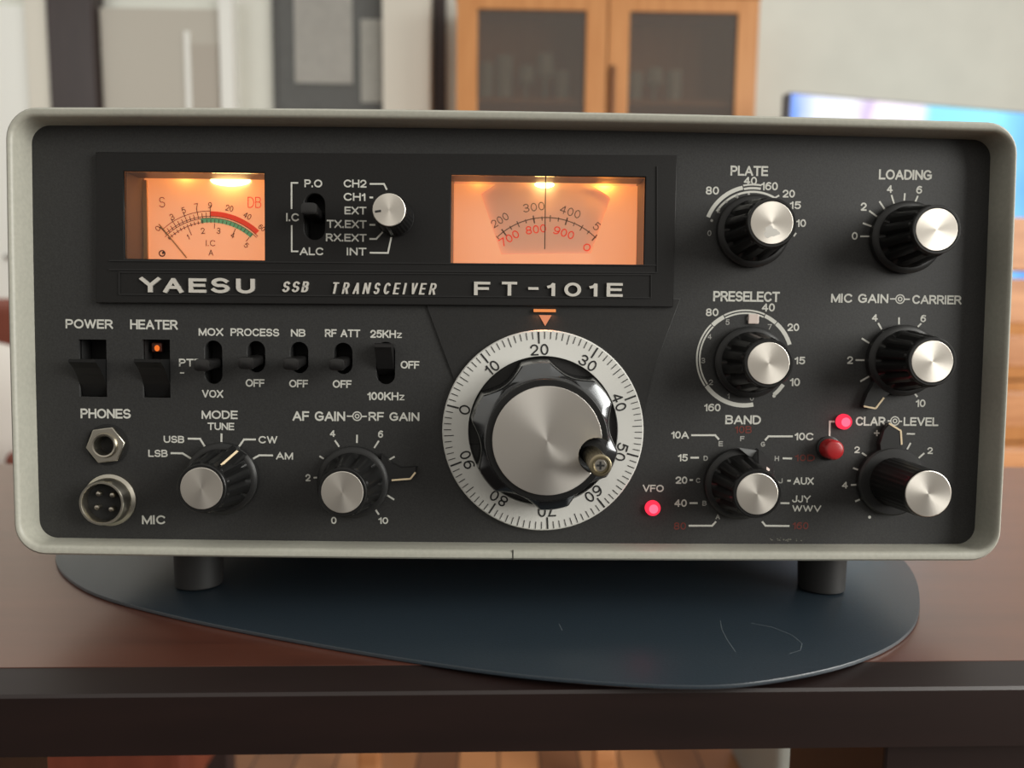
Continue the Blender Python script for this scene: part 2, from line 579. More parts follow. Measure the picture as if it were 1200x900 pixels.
# white door at the far left with its cream frame
d1 = struct('door_1', box(-2.95, -2.09, 3.30, 3.36, 0.0, 2.1, bev=0.004), M_WHITE)
dh = bmesh.new(); bx(dh, -2.25, -2.13, 3.285, 3.30, 1.0, 1.02, 0.004); bx(dh, -2.15, -2.13, 3.275, 3.30, 0.96, 1.06, 0.004)
obj('door_handle', dh, M_STEEL, d1, mm=False)
struct('trim_1', box(-2.09, -1.99, 3.27, 3.36, 0, 2.25, bev=0.005), M_CREAMP)
struct('trim_2', box(-1.985, -1.785, 3.25, 3.36, 0, 2.7, bev=0.006), M_POST)
# panelled grey door
d2 = struct('door_2', box(-1.78, -1.255, 3.30, 3.36, 0.0, 2.1, bev=0.003), M_DOOR)
obj('door_panel', box(-1.385, -1.262, 3.293, 3.302, 0.25, 1.95, bev=0.003), M_DOOR2, d2, mm=False)
obj('door_moulding', box(-1.41, -1.385, 3.288, 3.302, 0.2, 2.0, bev=0.003), M_WHITE, d2, mm=False)
struct('trim_3', box(-1.25, -1.19, 3.27, 3.36, 0, 2.15, bev=0.005), M_WHITE)
struct('trim_4', box(-0.535, -0.325, 3.26, 3.36, 0, 2.7, bev=0.006), M_CREAMP)
struct('shade_strip', box(-0.318, -0.262, 3.33, 3.36, 0, 2.7, bev=0.004), M_POST)  # dark strip painted in for the shadow between pillar and cabinet

# dark board with two pale sheets
bd = empty('notice_board', (-0.78, 3.36, 1.35))
tag(bd, 'dark grey notice board on the back wall between white trim and cream pillar', 'notice board')
M_BOARD = grain(principled('dark_grey_felt', (0.125, 0.128, 0.125), 0.9), 60, 0.1)
obj('backing', box(-0.24, 0.24, -0.022, -0.002, 0, 1.05), M_BOARD, bd, mm=False)
fr = bmesh.new()
for a in ((-0.255, -0.235, 0, 1.05), (0.235, 0.245, 0, 1.05), (-0.255, 0.245, 1.05, 1.07), (-0.255, 0.245, -0.02, 0)):
    bx(fr, a[0], a[1], -0.03, -0.002, a[2], a[3], 0.003)
obj('board_frame', fr, principled('board_frame_grey', (0.09, 0.09, 0.088), 0.5), bd, mm=False)
M_SHEET = grain(principled('pale_paper', (0.74, 0.725, 0.68), 0.9), 20, 0.05)
M_SHEET2 = grain(principled('pale_grey_paper', (0.70, 0.69, 0.64), 0.9), 20, 0.05)


def sheet(cx, z0, w, h, label, mat):
    bm = bmesh.new(); n = 6
    rows = []
    for j in range(n + 1):
        v = j / n
        rows.append([(cx + w * (i / n - 0.5), 3.336 - 0.006 * (1 - v) ** 2, z0 + h * v) for i in range(n + 1)])
    g = [[bm.verts.new(p) for p in r] for r in rows]
    for j in range(n):
        for i in range(n):
            bm.faces.new((g[j][i], g[j][i + 1], g[j + 1][i + 1], g[j + 1][i]))
    bmesh.ops.solidify(bm, geom=bm.faces[:], thickness=0.0008)
    return tag(obj('paper_sheet', bm, mat, mm=False), label, 'paper')


sheet(-0.808, 1.80, 0.258, 0.42, 'large pale paper sheet pinned to the middle of the dark notice board', M_SHEET)
sheet(-0.595, 1.72, 0.095, 0.36, 'narrow grey paper strip at the right edge of the dark notice board', M_SHEET2)

# oak display cabinet
def sheen_glass():
    """Tinted pane with the pale room reflection put in as flat grey."""
    m = clear('sheen_pane', (0.72, 0.68, 0.64), 0.06)
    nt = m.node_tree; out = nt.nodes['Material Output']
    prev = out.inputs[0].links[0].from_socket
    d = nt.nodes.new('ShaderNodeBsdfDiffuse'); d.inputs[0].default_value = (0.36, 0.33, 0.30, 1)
    x = nt.nodes.new('ShaderNodeMixShader'); x.inputs[0].default_value = 0.21  # flat grey stands in for the room reflected in the glass
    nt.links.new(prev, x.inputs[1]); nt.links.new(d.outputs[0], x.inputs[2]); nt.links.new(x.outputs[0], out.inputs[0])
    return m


cb = empty('display_cabinet', (0.42, 3.0, 0))
tag(cb, 'honey oak display cabinet with two glazed doors against the back wall', 'cabinet')
hw = 0.615
M_INNER = wood('dim_oak_inside', (0.16, 0.085, 0.045), (0.20, 0.11, 0.06), 0.7, (30, 30, 3), 1.0, 0.2, 0)
bm = bmesh.new()
bx(bm, -hw, -hw + 0.025, 0.022, 0.345, 0, 1.32, 0.002); bx(bm, hw - 0.025, hw, 0.022, 0.345, 0, 1.32, 0.002)
bx(bm, -hw + 0.025, hw - 0.025, 0.335, 0.345, 0.06, 1.32); bx(bm, -hw - 0.01, hw + 0.01, 0.0, 0.345, 1.32, 1.345, 0.003)
bx(bm, -hw + 0.025, hw - 0.025, 0.03, 0.345, 0.03, 0.06); bx(bm, -0.01, 0.01, 0.05, 0.335, 0.06, 1.32)
TOPZ = 2.10
for v in bm.verts:
    if v.co.z > 1.0: v.co.z += TOPZ - 1.345
obj('carcass', bm, M_OAK, cb, mm=False)
SHZ = (0.55, 1.10, 1.664)
for z in SHZ:
    bm = bmesh.new()
    bx(bm, -hw + 0.026, -0.011, 0.06, 0.334, z, z + 0.02); bx(bm, 0.011, hw - 0.026, 0.06, 0.334, z, z + 0.02)
    obj('shelf', bm, M_OAK, cb, mm=False)
for sgn, x0, x1 in ((-1, -hw, -0.003), (1, 0.003, hw)):
    st = 0.085
    bm = bmesh.new()
    lo, hi = 0.10, TOPZ - 0.03
    bx(bm, x0, x0 + st, 0, 0.021, lo, hi, 0.002); bx(bm, x1 - st - (0.03 if sgn < 0 else 0) * 0, x1, 0, 0.021, lo, hi, 0.002)
    bx(bm, x0 + st, x1 - st, 0, 0.021, lo, lo + 0.1, 0.002); bx(bm, x0 + st, x1 - st, 0, 0.021, hi - 0.055, hi, 0.002)
    dr = obj('door', bm, M_OAK, cb, mm=False)
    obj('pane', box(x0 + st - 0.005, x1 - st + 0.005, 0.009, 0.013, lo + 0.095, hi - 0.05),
        sheen_glass(), dr, mm=False)
    if sgn > 0:
        obj('handle', box(0.012, 0.032, -0.016, 0.0, 1.25, 1.80, bev=0.004), principled('dark_bronze', (0.14, 0.06, 0.03), 0.4, 0.6), dr, mm=False)

M_TUMBLER = principled('frosted_glassware', (0.86, 0.92, 0.84), 0.25)
M_TUMBLER.node_tree.nodes['Principled BSDF'].inputs['Transmission Weight'].default_value = 0.35


def tumbler(X, Y, h, r, stem, label):
    prof = [(r * 0.8, 0.0), (r * 0.8, 0.004), (0.006, 0.01), (0.006, h * 0.45), (r, h * 0.6), (r * 0.9, h)] if stem else \
        [(r * 0.82, 0.0), (r * 0.86, 0.01), (r * 0.95, h * 0.6), (r, h)]
    inner = [(rr * 0.93, hh) for rr, hh in prof[::-1] if hh > h * 0.5] + [(0.004, h * (0.5 if stem else 0.08))]
    bm = bmesh.new()
    loops = [[(rr * cos(2 * pi * i / 20), rr * sin(2 * pi * i / 20), hh) for i in range(20)] for rr, hh in prof + inner]
    loft(bm, loops, True, True)
    bmesh.ops.recalc_face_normals(bm, faces=bm.faces)
    o = obj('wine_glass' if stem else 'tumbler', bm, M_TUMBLER, None, (X, Y, 1.685), True, mm=False)
    tag(o, label, 'glass', 'glassware in the display cabinet')


GL = [(0.385 - 0.47, 0.16, 0.036, 0, 'leftmost tall tumbler behind the left cabinet door'),
      (0.465 - 0.47, 0.19, 0.038, 0, 'tallest tumbler, second from the left behind the left cabinet door'),
      (0.09, 0.15, 0.034, 1, 'stemmed glass in the middle of the left cabinet door'),
      (0.17, 0.20, 0.040, 1, 'taller stemmed glass near the right of the left cabinet door'),
      (0.245, 0.13, 0.034, 0, 'short tumbler at the right end of the left cabinet door')]
for x, h, r, s, lab in GL:
    tumbler(x + 0.005, 3.16, h, r, s, lab)
for x, h, r, s, lab in [(0.56, 0.13, 0.036, 0, 'short tumbler at the left end behind the right cabinet door'),
                        (0.645, 0.15, 0.038, 1, 'stemmed glass, middle of three behind the right cabinet door'),
                        (0.73, 0.14, 0.036, 0, 'short tumbler, rightmost of three behind the right cabinet door')]:
    tumbler(x, 3.16, h, r, s, lab)

# television on a low stand, turned a little away
tv = empty('television', (1.60, 2.72, 0.842), (0, 0, radians(13.0)))
tag(tv, 'flat screen television switched on, at the right by the back wall', 'television')
M_TVB = principled('grey_tv_plastic', (0.16, 0.17, 0.20), 0.4)
bm = bmesh.new()
bx(bm, -0.59, 0.59, 0.0, 0.05, 0.10, 0.76, 0.006)
obj('housing', bm, M_TVB, tv, mm=False)
M_SCR = emit('lit_screen', (0.4, 0.6, 1), 1.3)
nt = M_SCR.node_tree; N = nt.nodes.new; L = nt.links.new
e = [n for n in nt.nodes if n.type == 'EMISSION'][0]
tc = N('ShaderNodeTexCoord'); sp = N('ShaderNodeSeparateXYZ'); cr = N('ShaderNodeValToRGB'); nz = N('ShaderNodeTexNoise'); ad = N('ShaderNodeMath')
nz.inputs['Scale'].default_value = 6
L(tc.outputs['Object'], sp.inputs[0]); L(tc.outputs['Object'], nz.inputs['Vector'])
mr = N('ShaderNodeMapRange'); mr.inputs['From Min'].default_value = -0.58; mr.inputs['From Max'].default_value = 0.58
L(sp.outputs['X'], mr.inputs['Value'])
ad.operation = 'MULTIPLY_ADD'; ad.inputs[1].default_value = 0.12
sb = N('ShaderNodeMath'); sb.operation = 'SUBTRACT'; sb.inputs[1].default_value = 0.06
L(nz.outputs['Fac'], ad.inputs[0]); L(mr.outputs[0], ad.inputs[2]); L(ad.outputs[0], sb.inputs[0]); L(sb.outputs[0], cr.inputs['Fac'])
els = cr.color_ramp.elements
els[0].position = 0.0; els[0].color = (0.22, 0.38, 0.95, 1)
els[1].position = 1.0; els[1].color = (0.12, 0.30, 0.85, 1)
for p, c in ((0.08, (0.8, 0.85, 1.0)), (0.22, (0.95, 0.95, 1.0)), (0.28, (0.62, 0.5, 0.72)), (0.34, (1.0, 0.9, 0.98)),
             (0.47, (0.85, 0.8, 0.95)), (0.52, (0.30, 0.75, 0.95)), (0.75, (0.33, 0.85, 0.98)), (0.85, (0.25, 0.62, 0.98))):
    q = els.new(p); q.color = (*c, 1)
L(cr.outputs[0], e.inputs[0])
obj('screen', box(-0.582, 0.582, -0.003, 0.001, 0.11, 0.752), M_SCR, tv, mm=False)
bm = bmesh.new(); bx(bm, -0.22, 0.22, -0.06, 0.12, 0.0, 0.012, 0.004); bx(bm, -0.05, 0.05, 0.02, 0.045, 0.012, 0.12, 0.004)
obj('stand', bm, M_TVB, tv, mm=False)
ts = empty('television_bench', (1.62, 2.76, 0), (0, 0, radians(13.0)))
tag(ts, 'oak bench carrying the lit television by the back wall', 'bench')
bm = bmesh.new()
bx(bm, -0.75, 0.75, -0.2, 0.22, 0.81, 0.84, 0.004); bx(bm, -0.75, -0.72, -0.19, 0.22, 0, 0.81); bx(bm, 0.72, 0.75, -0.19, 0.22, 0, 0.81)
bx(bm, -0.72, 0.72, 0.2, 0.22, 0.1, 0.81)
obj('carcass', bm, M_OAK, ts, mm=False)
for k in range(3):
    z = 0.08 + k * 0.243
    dd = obj('drawer', box(-0.715, 0.715, -0.19, 0.19, z, z + 0.235, bev=0.004), M_OAK, ts, mm=False)
    obj('knob', lathe([(0.01, 0), (0.01, 0.015), (0.018, 0.02), (0.014, 0.03)], 16, bm=None), M_STEEL, dd, (0, -0.19, z + 0.117), True, mm=False)

# ------------------------------------------------------------------ chairs
M_CHAIRW = wood('orange_chair_wood', (0.40, 0.165, 0.062), (0.60, 0.29, 0.13), 0.4, (4, 30, 30), 1.0, 0.4, 0)
M_REDW = wood('red_brown_chair_wood', (0.17, 0.042, 0.025), (0.23, 0.06, 0.035), 0.5, (30, 30, 4), 1.0, 0.4, 0)


def ladder_chair(loc, rz, label, mat, top, slats):
    r = empty('dining_chair', loc, (0, 0, rz))
    tag(r, label, 'chair')
    obj('seat', box(-0.22, 0.22, -0.21, 0.21, 0.44, 0.47, bev=0.006), mat, r, mm=False)
    for sx in (-1, 1):
        obj('leg', box(sx * 0.2 - 0.018, sx * 0.2 + 0.018, 0.17, 0.206, 0, 0.44, bev=0.004), mat, r, mm=False)
        obj('leg', box(sx * 0.2 - 0.018, sx * 0.2 + 0.018, -0.2, -0.165, 0, 0.44, bev=0.004), mat, r, mm=False)
    for sx in (-1, 1):
        obj('back_post', box(sx * 0.2 - 0.018, sx * 0.2 + 0.018, -0.2, -0.165, 0.47, top, bev=0.004), mat, r, mm=False)
    for z0, z1 in slats:
        obj('slat', box(-0.182, 0.182, -0.193, -0.174, z0, z1, bev=0.003), mat, r, mm=False)
    return r


ladder_chair((0.98, 1.25, 0), 0, 'orange wood ladder-back chair at the right edge behind the radio', M_CHAIRW, 1.02,
             ((0.91, 1.0), (0.82, 0.897), (0.745, 0.80), (0.64, 0.70), (0.54, 0.60)))
ch = ladder_chair((-0.02, 1.16, 0), 0, 'orange wood dining chair hidden behind the radio, legs seen under the table', M_CHAIRW, 0.80,
                  ((0.70, 0.76), (0.60, 0.65)))

ac = empty('armchair', (-1.08, 1.22, 0), (0, 0, radians(0)))
tag(ac, 'red-brown armchair at the left edge behind the radio', 'armchair')
obj('backrest', box(-0.28, 0.28, 0.2, 0.29, 0.40, 0.84, bev=0.03, seg=4), M_REDW, ac, mm=False)
obj('seat', box(-0.28, 0.28, -0.26, 0.2, 0.28, 0.42, bev=0.03, seg=4), M_REDW, ac, mm=False)
for sx in (-1, 1):
    obj('armrest', box(sx * 0.31 - 0.03, sx * 0.31 + 0.03, -0.26, 0.29, 0.08, 0.60, bev=0.015, seg=3), M_REDW, ac, mm=False)
    for yy in (-0.22, 0.25):
        obj('leg', box(sx * 0.31 - 0.02, sx * 0.31 + 0.02, yy - 0.02, yy + 0.02, 0, 0.08, bev=0.003), M_POST, ac, mm=False)
bm = bmesh.new()
bmesh.ops.create_uvsphere(bm, u_segments=28, v_segments=18, radius=1)
for v in bm.verts:
    x, y, z = v.co
    k = lambda t: math.copysign(abs(t) ** 0.6, t)
    v.co = (k(x) * 0.21, k(y) * 0.07 * (0.5 + 0.5 * (1 - max(abs(x), abs(z)) ** 2)), k(z) * 0.17)
cu = obj('cushion', bm, principled('off_white_cushion', (0.72, 0.68, 0.63), 0.9), None, (-1.02, 1.19, 0.60), True, mm=False)
tag(cu, 'off-white cushion leaning in the red-brown armchair at the left', 'cushion')
cu.rotation_euler = (radians(-8), radians(12), 0)

# grey fabric box on the floor seen under the table
sb_ = empty('storage_box', (0.515, 1.0, 0))
tag(sb_, 'grey-green fabric storage box on the floor under the table at the right', 'box')
bm = bmesh.new()
M_BOXF = grain(principled('grey_green_fabric', (0.24, 0.255, 0.235), 0.95), 200, 0.15, 0.2)
bx(bm, -0.075, 0.075, -0.12, 0.12, 0, 0.28, 0.012, 3)
obj('body', bm, M_BOXF, sb_, mm=False)
obj('lid', box(-0.08, 0.08, -0.125, 0.125, 0.281, 0.31, bev=0.008, seg=3), M_BOXF, sb_, mm=False)

# low stool further left
st_ = empty('footstool', (-0.60, 0.80, 0))
tag(st_, 'dark red-brown low footstool on the floor, seen under the table at the left', 'stool')
obj('cushion_top', box(-0.20, 0.20, -0.13, 0.13, 0.20, 0.30, bev=0.02, seg=3), M_REDW, st_, mm=False)
for sx in (-0.16, 0.16):
    for sy in (-0.09, 0.09):
        obj('leg', box(sx - 0.018, sx + 0.018, sy - 0.018, sy + 0.018, 0, 0.20, bev=0.003), M_POST, st_, mm=False)

# ------------------------------------------------------------------ the table
tb = empty('side_table', (0, 0, 0), (0, 0, radians(1.4)))
tag(tb, 'dark red-brown wooden table carrying the radio', 'table')
E_TOP, E_FR = -0.0255, -0.0378            # where the top ends and where the sloped front edge ends
TW0, TW1, TB = -0.42, 0.40, 0.262
T = TABLE_Z
bm = bmesh.new()
prof = [(E_TOP, T), (TB, T), (TB, T - 0.0217), (E_FR + 0.001, T - 0.0217), (E_FR + 0.001, T - 0.006), (E_TOP, T - 0.006)]
loft(bm, [[(x, y, z) for y, z in prof] for x in (TW0, TW1)], True, True)
bmesh.ops.recalc_face_normals(bm, faces=bm.faces)
top = obj('tabletop', bm, M_TABLE, tb, mm=False)
bm = bmesh.new()
prof = [(E_TOP, T - 0.0002), (E_TOP, T - 0.0058), (E_FR, T - 0.0058), (E_FR, T - 0.0216), (E_FR - 0.0007, T - 0.0213), (E_FR - 0.0007, T - 0.0031), (E_FR, T - 0.0022)]
loft(bm, [[(x, y, z) for y, z in prof] for x in (TW0, TW1)], True, True)
bmesh.ops.recalc_face_normals(bm, faces=bm.faces)
obj('front_lipping', bm, M_TABLE_EDGE, tb, mm=False)
obj('leg', box(TW0 + 0.195, TW0 + 0.250, E_FR + 0.006, E_FR + 0.056, 0, T - 0.0218, bev=0.002), M_TABLE_EDGE, tb, mm=False)
obj('leg', box(TW0 + 0.02, TW0 + 0.07, TB - 0.07, TB - 0.02, 0, T - 0.0218, bev=0.002), M_TABLE_EDGE, tb, mm=False)
obj('end_panel', box(0.1165, 0.40, E_FR + 0.004, E_FR + 0.074, 0, T - 0.0218, bev=0.001), M_TABLE_EDGE, tb, mm=False)
obj('leg', box(0.33, 0.38, TB - 0.07, TB - 0.02, 0, T - 0.0218, bev=0.002), M_TABLE_EDGE, tb, mm=False)

# ------------------------------------------------------------------ the place mat
ctrl = [(-201, 95), (-193.6, 63.8), (-163.2, 30.5), (-120.7, 7.1), (-70.4, -12.8), (-26.8, -27.4), (9.9, -36.8), (50, -41.6), (76.5, -38.3),
        (107.9, -26.1), (134.1, -7.2), (153.5, 18.6), (172, 60), (178, 105), (172, 150), (145, 200), (90, 236), (10, 250), (-80, 243), (-155, 208), (-192, 150)]


def spline(P, sub=6):
    n = len(P); out = []
    for i in range(n):
        p0, p1, p2, p3 = (Vector(P[(i + k - 1) % n]) for k in range(4))
        for s in range(sub):
            t = s / sub
            out.append(0.5 * ((2 * p1) + (p2 - p0) * t + (2 * p0 - 5 * p1 + 4 * p2 - p3) * t * t + (3 * p1 - p0 - 3 * p2 + p3) * t ** 3))
    return out


op = spline(ctrl)
cen = Vector((0, 120))
mt = bmesh.new()
z0 = TABLE_Z / MM
lo = []
for ins, z in ((0.3, 0.05), (0, 0.4), (0, 1.3), (0.12, 1.52), (0.35, 1.6)):
    lo.append([((p - (p - cen).normalized() * ins).x, (p - (p - cen).normalized() * ins).y, z0 + z) for p in op])
loft(mt, lo, True, True)
bmesh.ops.recalc_face_normals(mt, faces=mt.faces)
mat_o = obj('place_mat', mt, M_MAT, None, smooth=True)
tag(mat_o, 'slate blue oval place mat on the table beneath the radio', 'mat')

# ------------------------------------------------------------------ the radio
R = empty('radio_transceiver')
R.matrix_world = ROOT_M
tag(R, 'grey-framed black radio transceiver with glowing orange dials on the place mat', 'radio')
HGT = 150.63
PY = 10.5          # front panel plane
EY = 8.2           # front of the raised meter surround


def warp(p):
    x, y, z = p
    B = -0.8 + 2.2 * z / HGT
    Sx = 0.45 * x / 170
    return (x + Sx * (1 - ((z - HGT / 2) / (HGT / 2)) ** 2), y, z + B * (1 - (x / 170) ** 2))


def mid_edges(pl, pr, pt, pb, y):
    l = at(pl, 400, y)[0]; r = at(pr, 400, y)[0]
    t = at(600, pt, y)[1]; b_ = at(600, pb, y)[1]
    return l + 0.43, r - 0.43, b_ + 0.75, t - 1.35


fo = mid_edges(18, 1178, 140, 645.5, 0.6)
fi = mid_edges(41, 1152.5, 151.3, 636, PY)
LP = []
def ring(l, r, b_, t, rad, y):
    LP.append([warp((x, y, z)) for x, z in rrect(l, r, b_, t, rad)])
ring(-168.6, 168.6, 1.2, HGT - 1.2, 9.5, 34)
ring(-170, 170, 0, HGT, 10.5, 30)
ring(-170, 170, 0, HGT, 10.5, 1.6)
ring(-169.7, 169.7, 0.3, HGT - 0.3, 10.2, 0.6)
ring(-169.0, 169.0, 1.0, HGT - 1.0, 9.6, 0.0)
ring(fo[0] - 0.7, fo[1] + 0.7, fo[2] - 0.7, fo[3] + 0.7, 8.2, 0.0)
ring(fo[0] - 0.1, fo[1] + 0.1, fo[2] - 0.1, fo[3] + 0.1, 7.7, 0.35)
ring(fo[0] + 0.3, fo[1] - 0.3, fo[2] + 0.3, fo[3] - 0.3, 7.4, 1.2)
ring(fi[0], fi[1], fi[2], fi[3], 6.2, PY + 0.4)
ring(fi[0], fi[1], fi[2], fi[3], 6.2, PY + 3)
bm = loft(bmesh.new(), LP)
bmesh.ops.recalc_face_normals(bm, faces=bm.faces)
bez = obj('front_frame', bm, M_BEZEL, R, smooth=True)
sx, sz = at(601, 650, 0)
obj('frame_seam', box(sx - 0.22, sx + 0.22, -0.03, 1.0, sz - 1.9, sz + 1.4), principled('seam_shadow_gap', (0.03, 0.028, 0.024), 0.9), bez)

bm = box(-166.5, 166.5, 31.5, 245, 3.5, HGT - 3.5, bev=4, seg=3)
obj('case', bm, M_CASE, R)

# --- front panel with its openings
def prect(x0, x1, y0, y1, y=PY):
    a = at(x0, y1, y); c = at(x1, y0, y)
    return rect(a[0], c[0], a[1], c[1])


def pst(cx, cy, w, h, y=PY):
    x, z = at(cx, cy, y); s = scale_at(y)
    return stadium(x, z, w * s, h * s)


slots = {'mox': (250, 424.5, 21, 51), 'process': (300, 418, 21.5, 37), 'noise': (350.5, 419, 21.5, 37), 'att': (402, 420, 22, 37), 'cal': (452, 425.5, 22, 50)}
ROCK = {'power': (93, 124.5, 398, 465), 'heater': (167.5, 199, 398, 466)}
outer = [(x, z) for x, y, z in (warp((x, 0, z)) for x, z in rrect(fi[0] - 0.8, fi[1] + 0.8, fi[2] - 0.8, fi[3] + 0.8, 6.8))]
holes = [prect(*v) for v in ROCK.values()] + [pst(*v) for v in slots.values()]
back_open = prect(140, 762, 196, 314)
xh, zh = at(126, 520)
bm = plate2d([outer, back_open, circ(xh, zh, 4.6)] + holes, PY, 2.0)
panel = obj('front_panel', bm, M_PANEL, R)

# dark wells behind the openings
def well(name, x0, x1, y0, y1, d, parent, y=PY):
    a = at(x0, y1, y); c = at(x1, y0, y)
    t = 0.8
    bm = bmesh.new()
    bx(bm, a[0] - t, c[0] + t, y + d, y + d + t, a[1] - t, c[1] + t)
    bx(bm, a[0] - t, a[0] - 0.02, y + 2.0, y + d, a[1] - t, c[1] + t); bx(bm, c[0] + 0.02, c[0] + t, y + 2.0, y + d, a[1] - t, c[1] + t)
    bx(bm, a[0] - 0.02, c[0] + 0.02, y + 2.0, y + d, a[1] - t, a[1] - 0.02); bx(bm, a[0] - 0.02, c[0] + 0.02, y + 2.0, y + d, c[1] + 0.02, c[1] + t)
    return obj(name, bm, M_HOLE, parent)


# --- power and heater rockers
def rocker(nm, x0, x1, y0, y1, ytip):
    w = well('switch', x0, x1, y0, y1, 9, R)
    a = at(x0, y1); c = at(x1, y0)
    zt = at((x0 + x1) / 2 - 12, ytip, PY - 7)[1]
    xl, xr = a[0] + 0.25, c[0] - 0.25
    prof = [(PY + 7, zt - 0.2), (PY - 6.4, zt), (PY - 7.0, zt - 0.3), (PY - 7.0, zt - 1.0), (PY - 6.3, zt - 1.4), (PY - 4.2, zt - 3.0), (PY - 2.0, zt - 5.6),
            (PY + 0.2, zt - 8.8), (PY + 2.0, a[1] + 0.2), (PY + 7, a[1] + 0.2)]
    bm = loft(bmesh.new(), [[(x, y, z) for y, z in prof] for x in (xl, xr)], True, True)
    bmesh.ops.recalc_face_normals(bm, faces=bm.faces)
    obj('rocker', bm, M_ROCKER, w)
    return w


rocker('power', *ROCK['power'], 421)
hs = rocker('heater', *ROCK['heater'], 421)
x, z = at(184, 408, PY + 3)
bm = bmesh.new(); bmesh.ops.create_uvsphere(bm, u_segments=16, v_segments=10, radius=1)
for v in bm.verts: v.co = (x + v.co.x * 0.85, PY + 3 + v.co.y * 0.8, z + v.co.z * 1.1)
obj('neon_lamp', bm, M_NEON, hs, smooth=True)
obj('neon_tube', box(x - 2.6, x + 1.2, PY + 4.2, PY + 5.6, z - 1.4, z + 2.0, bev=0.4), principled('lamp_tube', (0.10, 0.035, 0.02), 0.3), hs)


# --- small lever switches
def lever_switch(slot, tipx, tipy, prot, y=PY, lw=5.7, lh=4.2, sweep=False):
    cx, cy, w_, h_ = slot
    wl = well('switch', cx - w_ / 2, cx + w_ / 2, cy - h_ / 2, cy + h_ / 2, 8, R, y)
    X, Z = at(tipx, tipy, y - prot)
    bx0 = at(cx, cy, y)
    tip = Vector((bx0[0], y - prot, Z))
    base = Vector((bx0[0], y + 7, bx0[1] + (Z - bx0[1]) * 0.35))
    n = 14
    loops = []
    ax = (tip - base).normalized()
    upv = Vector((0, 0, 1)); upv = (upv - ax * upv.dot(ax)).normalized(); sd = Vector((1, 0, 0))
    for f, kw, kh in ((0, 0.8, 0.8), (0.75, 0.9, 0.9), (0.93, 1, 1), (0.985, 0.93, 0.93), (1.0, 0.7, 0.7)):
        c = base + (tip - base) * f
        L = []
        for i in range(20):
            a = 2 * pi * i / 20
            k = lambda t: math.copysign(abs(t) ** 0.55, t)
            L.append(tuple(c + sd * (k(cos(a)) * lw / 2 * kw) + upv * (k(sin(a)) * lh / 2 * kh)))
        loops.append(L)
    bm = loft(bmesh.new(), loops, True, True)
    bmesh.ops.recalc_face_normals(bm, faces=bm.faces)
    obj('lever', bm, M_LEVER, wl, smooth=True)
    return wl


lever_switch(slots['mox'], 235, 428, 11)
lever_switch(slots['process'], 287, 426, 11)
lever_switch(slots['noise'], 341, 427, 11)
lever_switch(slots['att'], 393.5, 427.5, 11)
# calibrator slide: paddle pushed to the top
wl = well('switch', 441, 463, 400.5, 450.5, 8, R)
ax_, az_ = at(452, 425.5)
zt = at(447, 402, PY - 7)[1]
prof = [(PY + 6, zt - 0.4), (PY - 6.5, zt), (PY - 7, zt - 0.4), (PY - 7, zt - 1.4), (PY - 6, zt - 2.4), (PY - 3.5, zt - 5.5), (PY - 0.5, zt - 9), (PY + 3, zt - 11.2), (PY + 6, zt - 11.4)]
bm = loft(bmesh.new(), [[(x, y, z) for y, z in prof] for x in (ax_ - 2.9, ax_ + 2.9)], True, True)
bmesh.ops.recalc_face_normals(bm, faces=bm.faces)
obj('lever', bm, M_LEVER, wl)

# --- trapezoid plate behind the dial
tz = [at(*p) for p in ((497, 350), (797, 350), (767, 430), (745, 520), (532, 520), (531, 442))]
obj('dial_backplate', plate2d([tz[::-1]], PY - 0.7, 0.69, 0.15), grain(principled('dial_backplate_black', (0.0155, 0.0152, 0.0148), 0.53, 0, 0.38), 1600, 0.2, 0.1), panel)

# --- raised meter surround
def epx(x0, x1, y0, y1):
    return prect(x0, x1, y0, y1, EY)


LW = (146, 309.5, 202.5, 303)
RW = (528, 756.5, 207.5, 308.5)
po = (368.5, 254, 23.5, 53)
eo = [at(*p, EY) for p in ((112, 355), (112, 178), (794, 181), (789, 359.5))]
esc = obj('meter_surround', plate2d([eo, epx(*LW), epx(*RW), pst(*po, EY)], EY, PY - EY - 0.02, 0.35), M_ESC, R)
# sunken black field between windows reads as a thin lip all around the windows
fl = Ink(EY, 0.0)
fr = bmesh.new()
def lipbar(x0, y0, x1, y1, w=1.2, h=0.35):
    a = Vector(at(x0, y0, EY)); c = Vector(at(x1, y1, EY))
    d = (c - a).normalized(); n = Vector((-d.y, d.x)) * w * scale_at(EY) / 2
    q = [a - n, c - n, c + n, a + n]
    vs0 = [fr.verts.new((p.x, EY, p.y)) for p in q]; vs1 = [fr.verts.new((p.x, EY - h, p.y)) for p in q]
    fr.faces.new(vs1)
    for i in range(4):
        j = (i + 1) % 4
        fr.faces.new((vs0[i], vs0[j], vs1[j], vs1[i]))
for l in ((140, 319, 763, 322), (140, 345, 763, 349), (140, 319, 140, 345), (763, 322, 763, 349), (128, 305.5, 770, 311), (128, 316, 770, 319.5), (770, 195, 770, 319)):
    lipbar(*l)
bmesh.ops.recalc_face_normals(fr, faces=fr.faces)
obj('surround_beading', fr, principled('black_bead', (0.010, 0.010, 0.010), 0.4), esc)

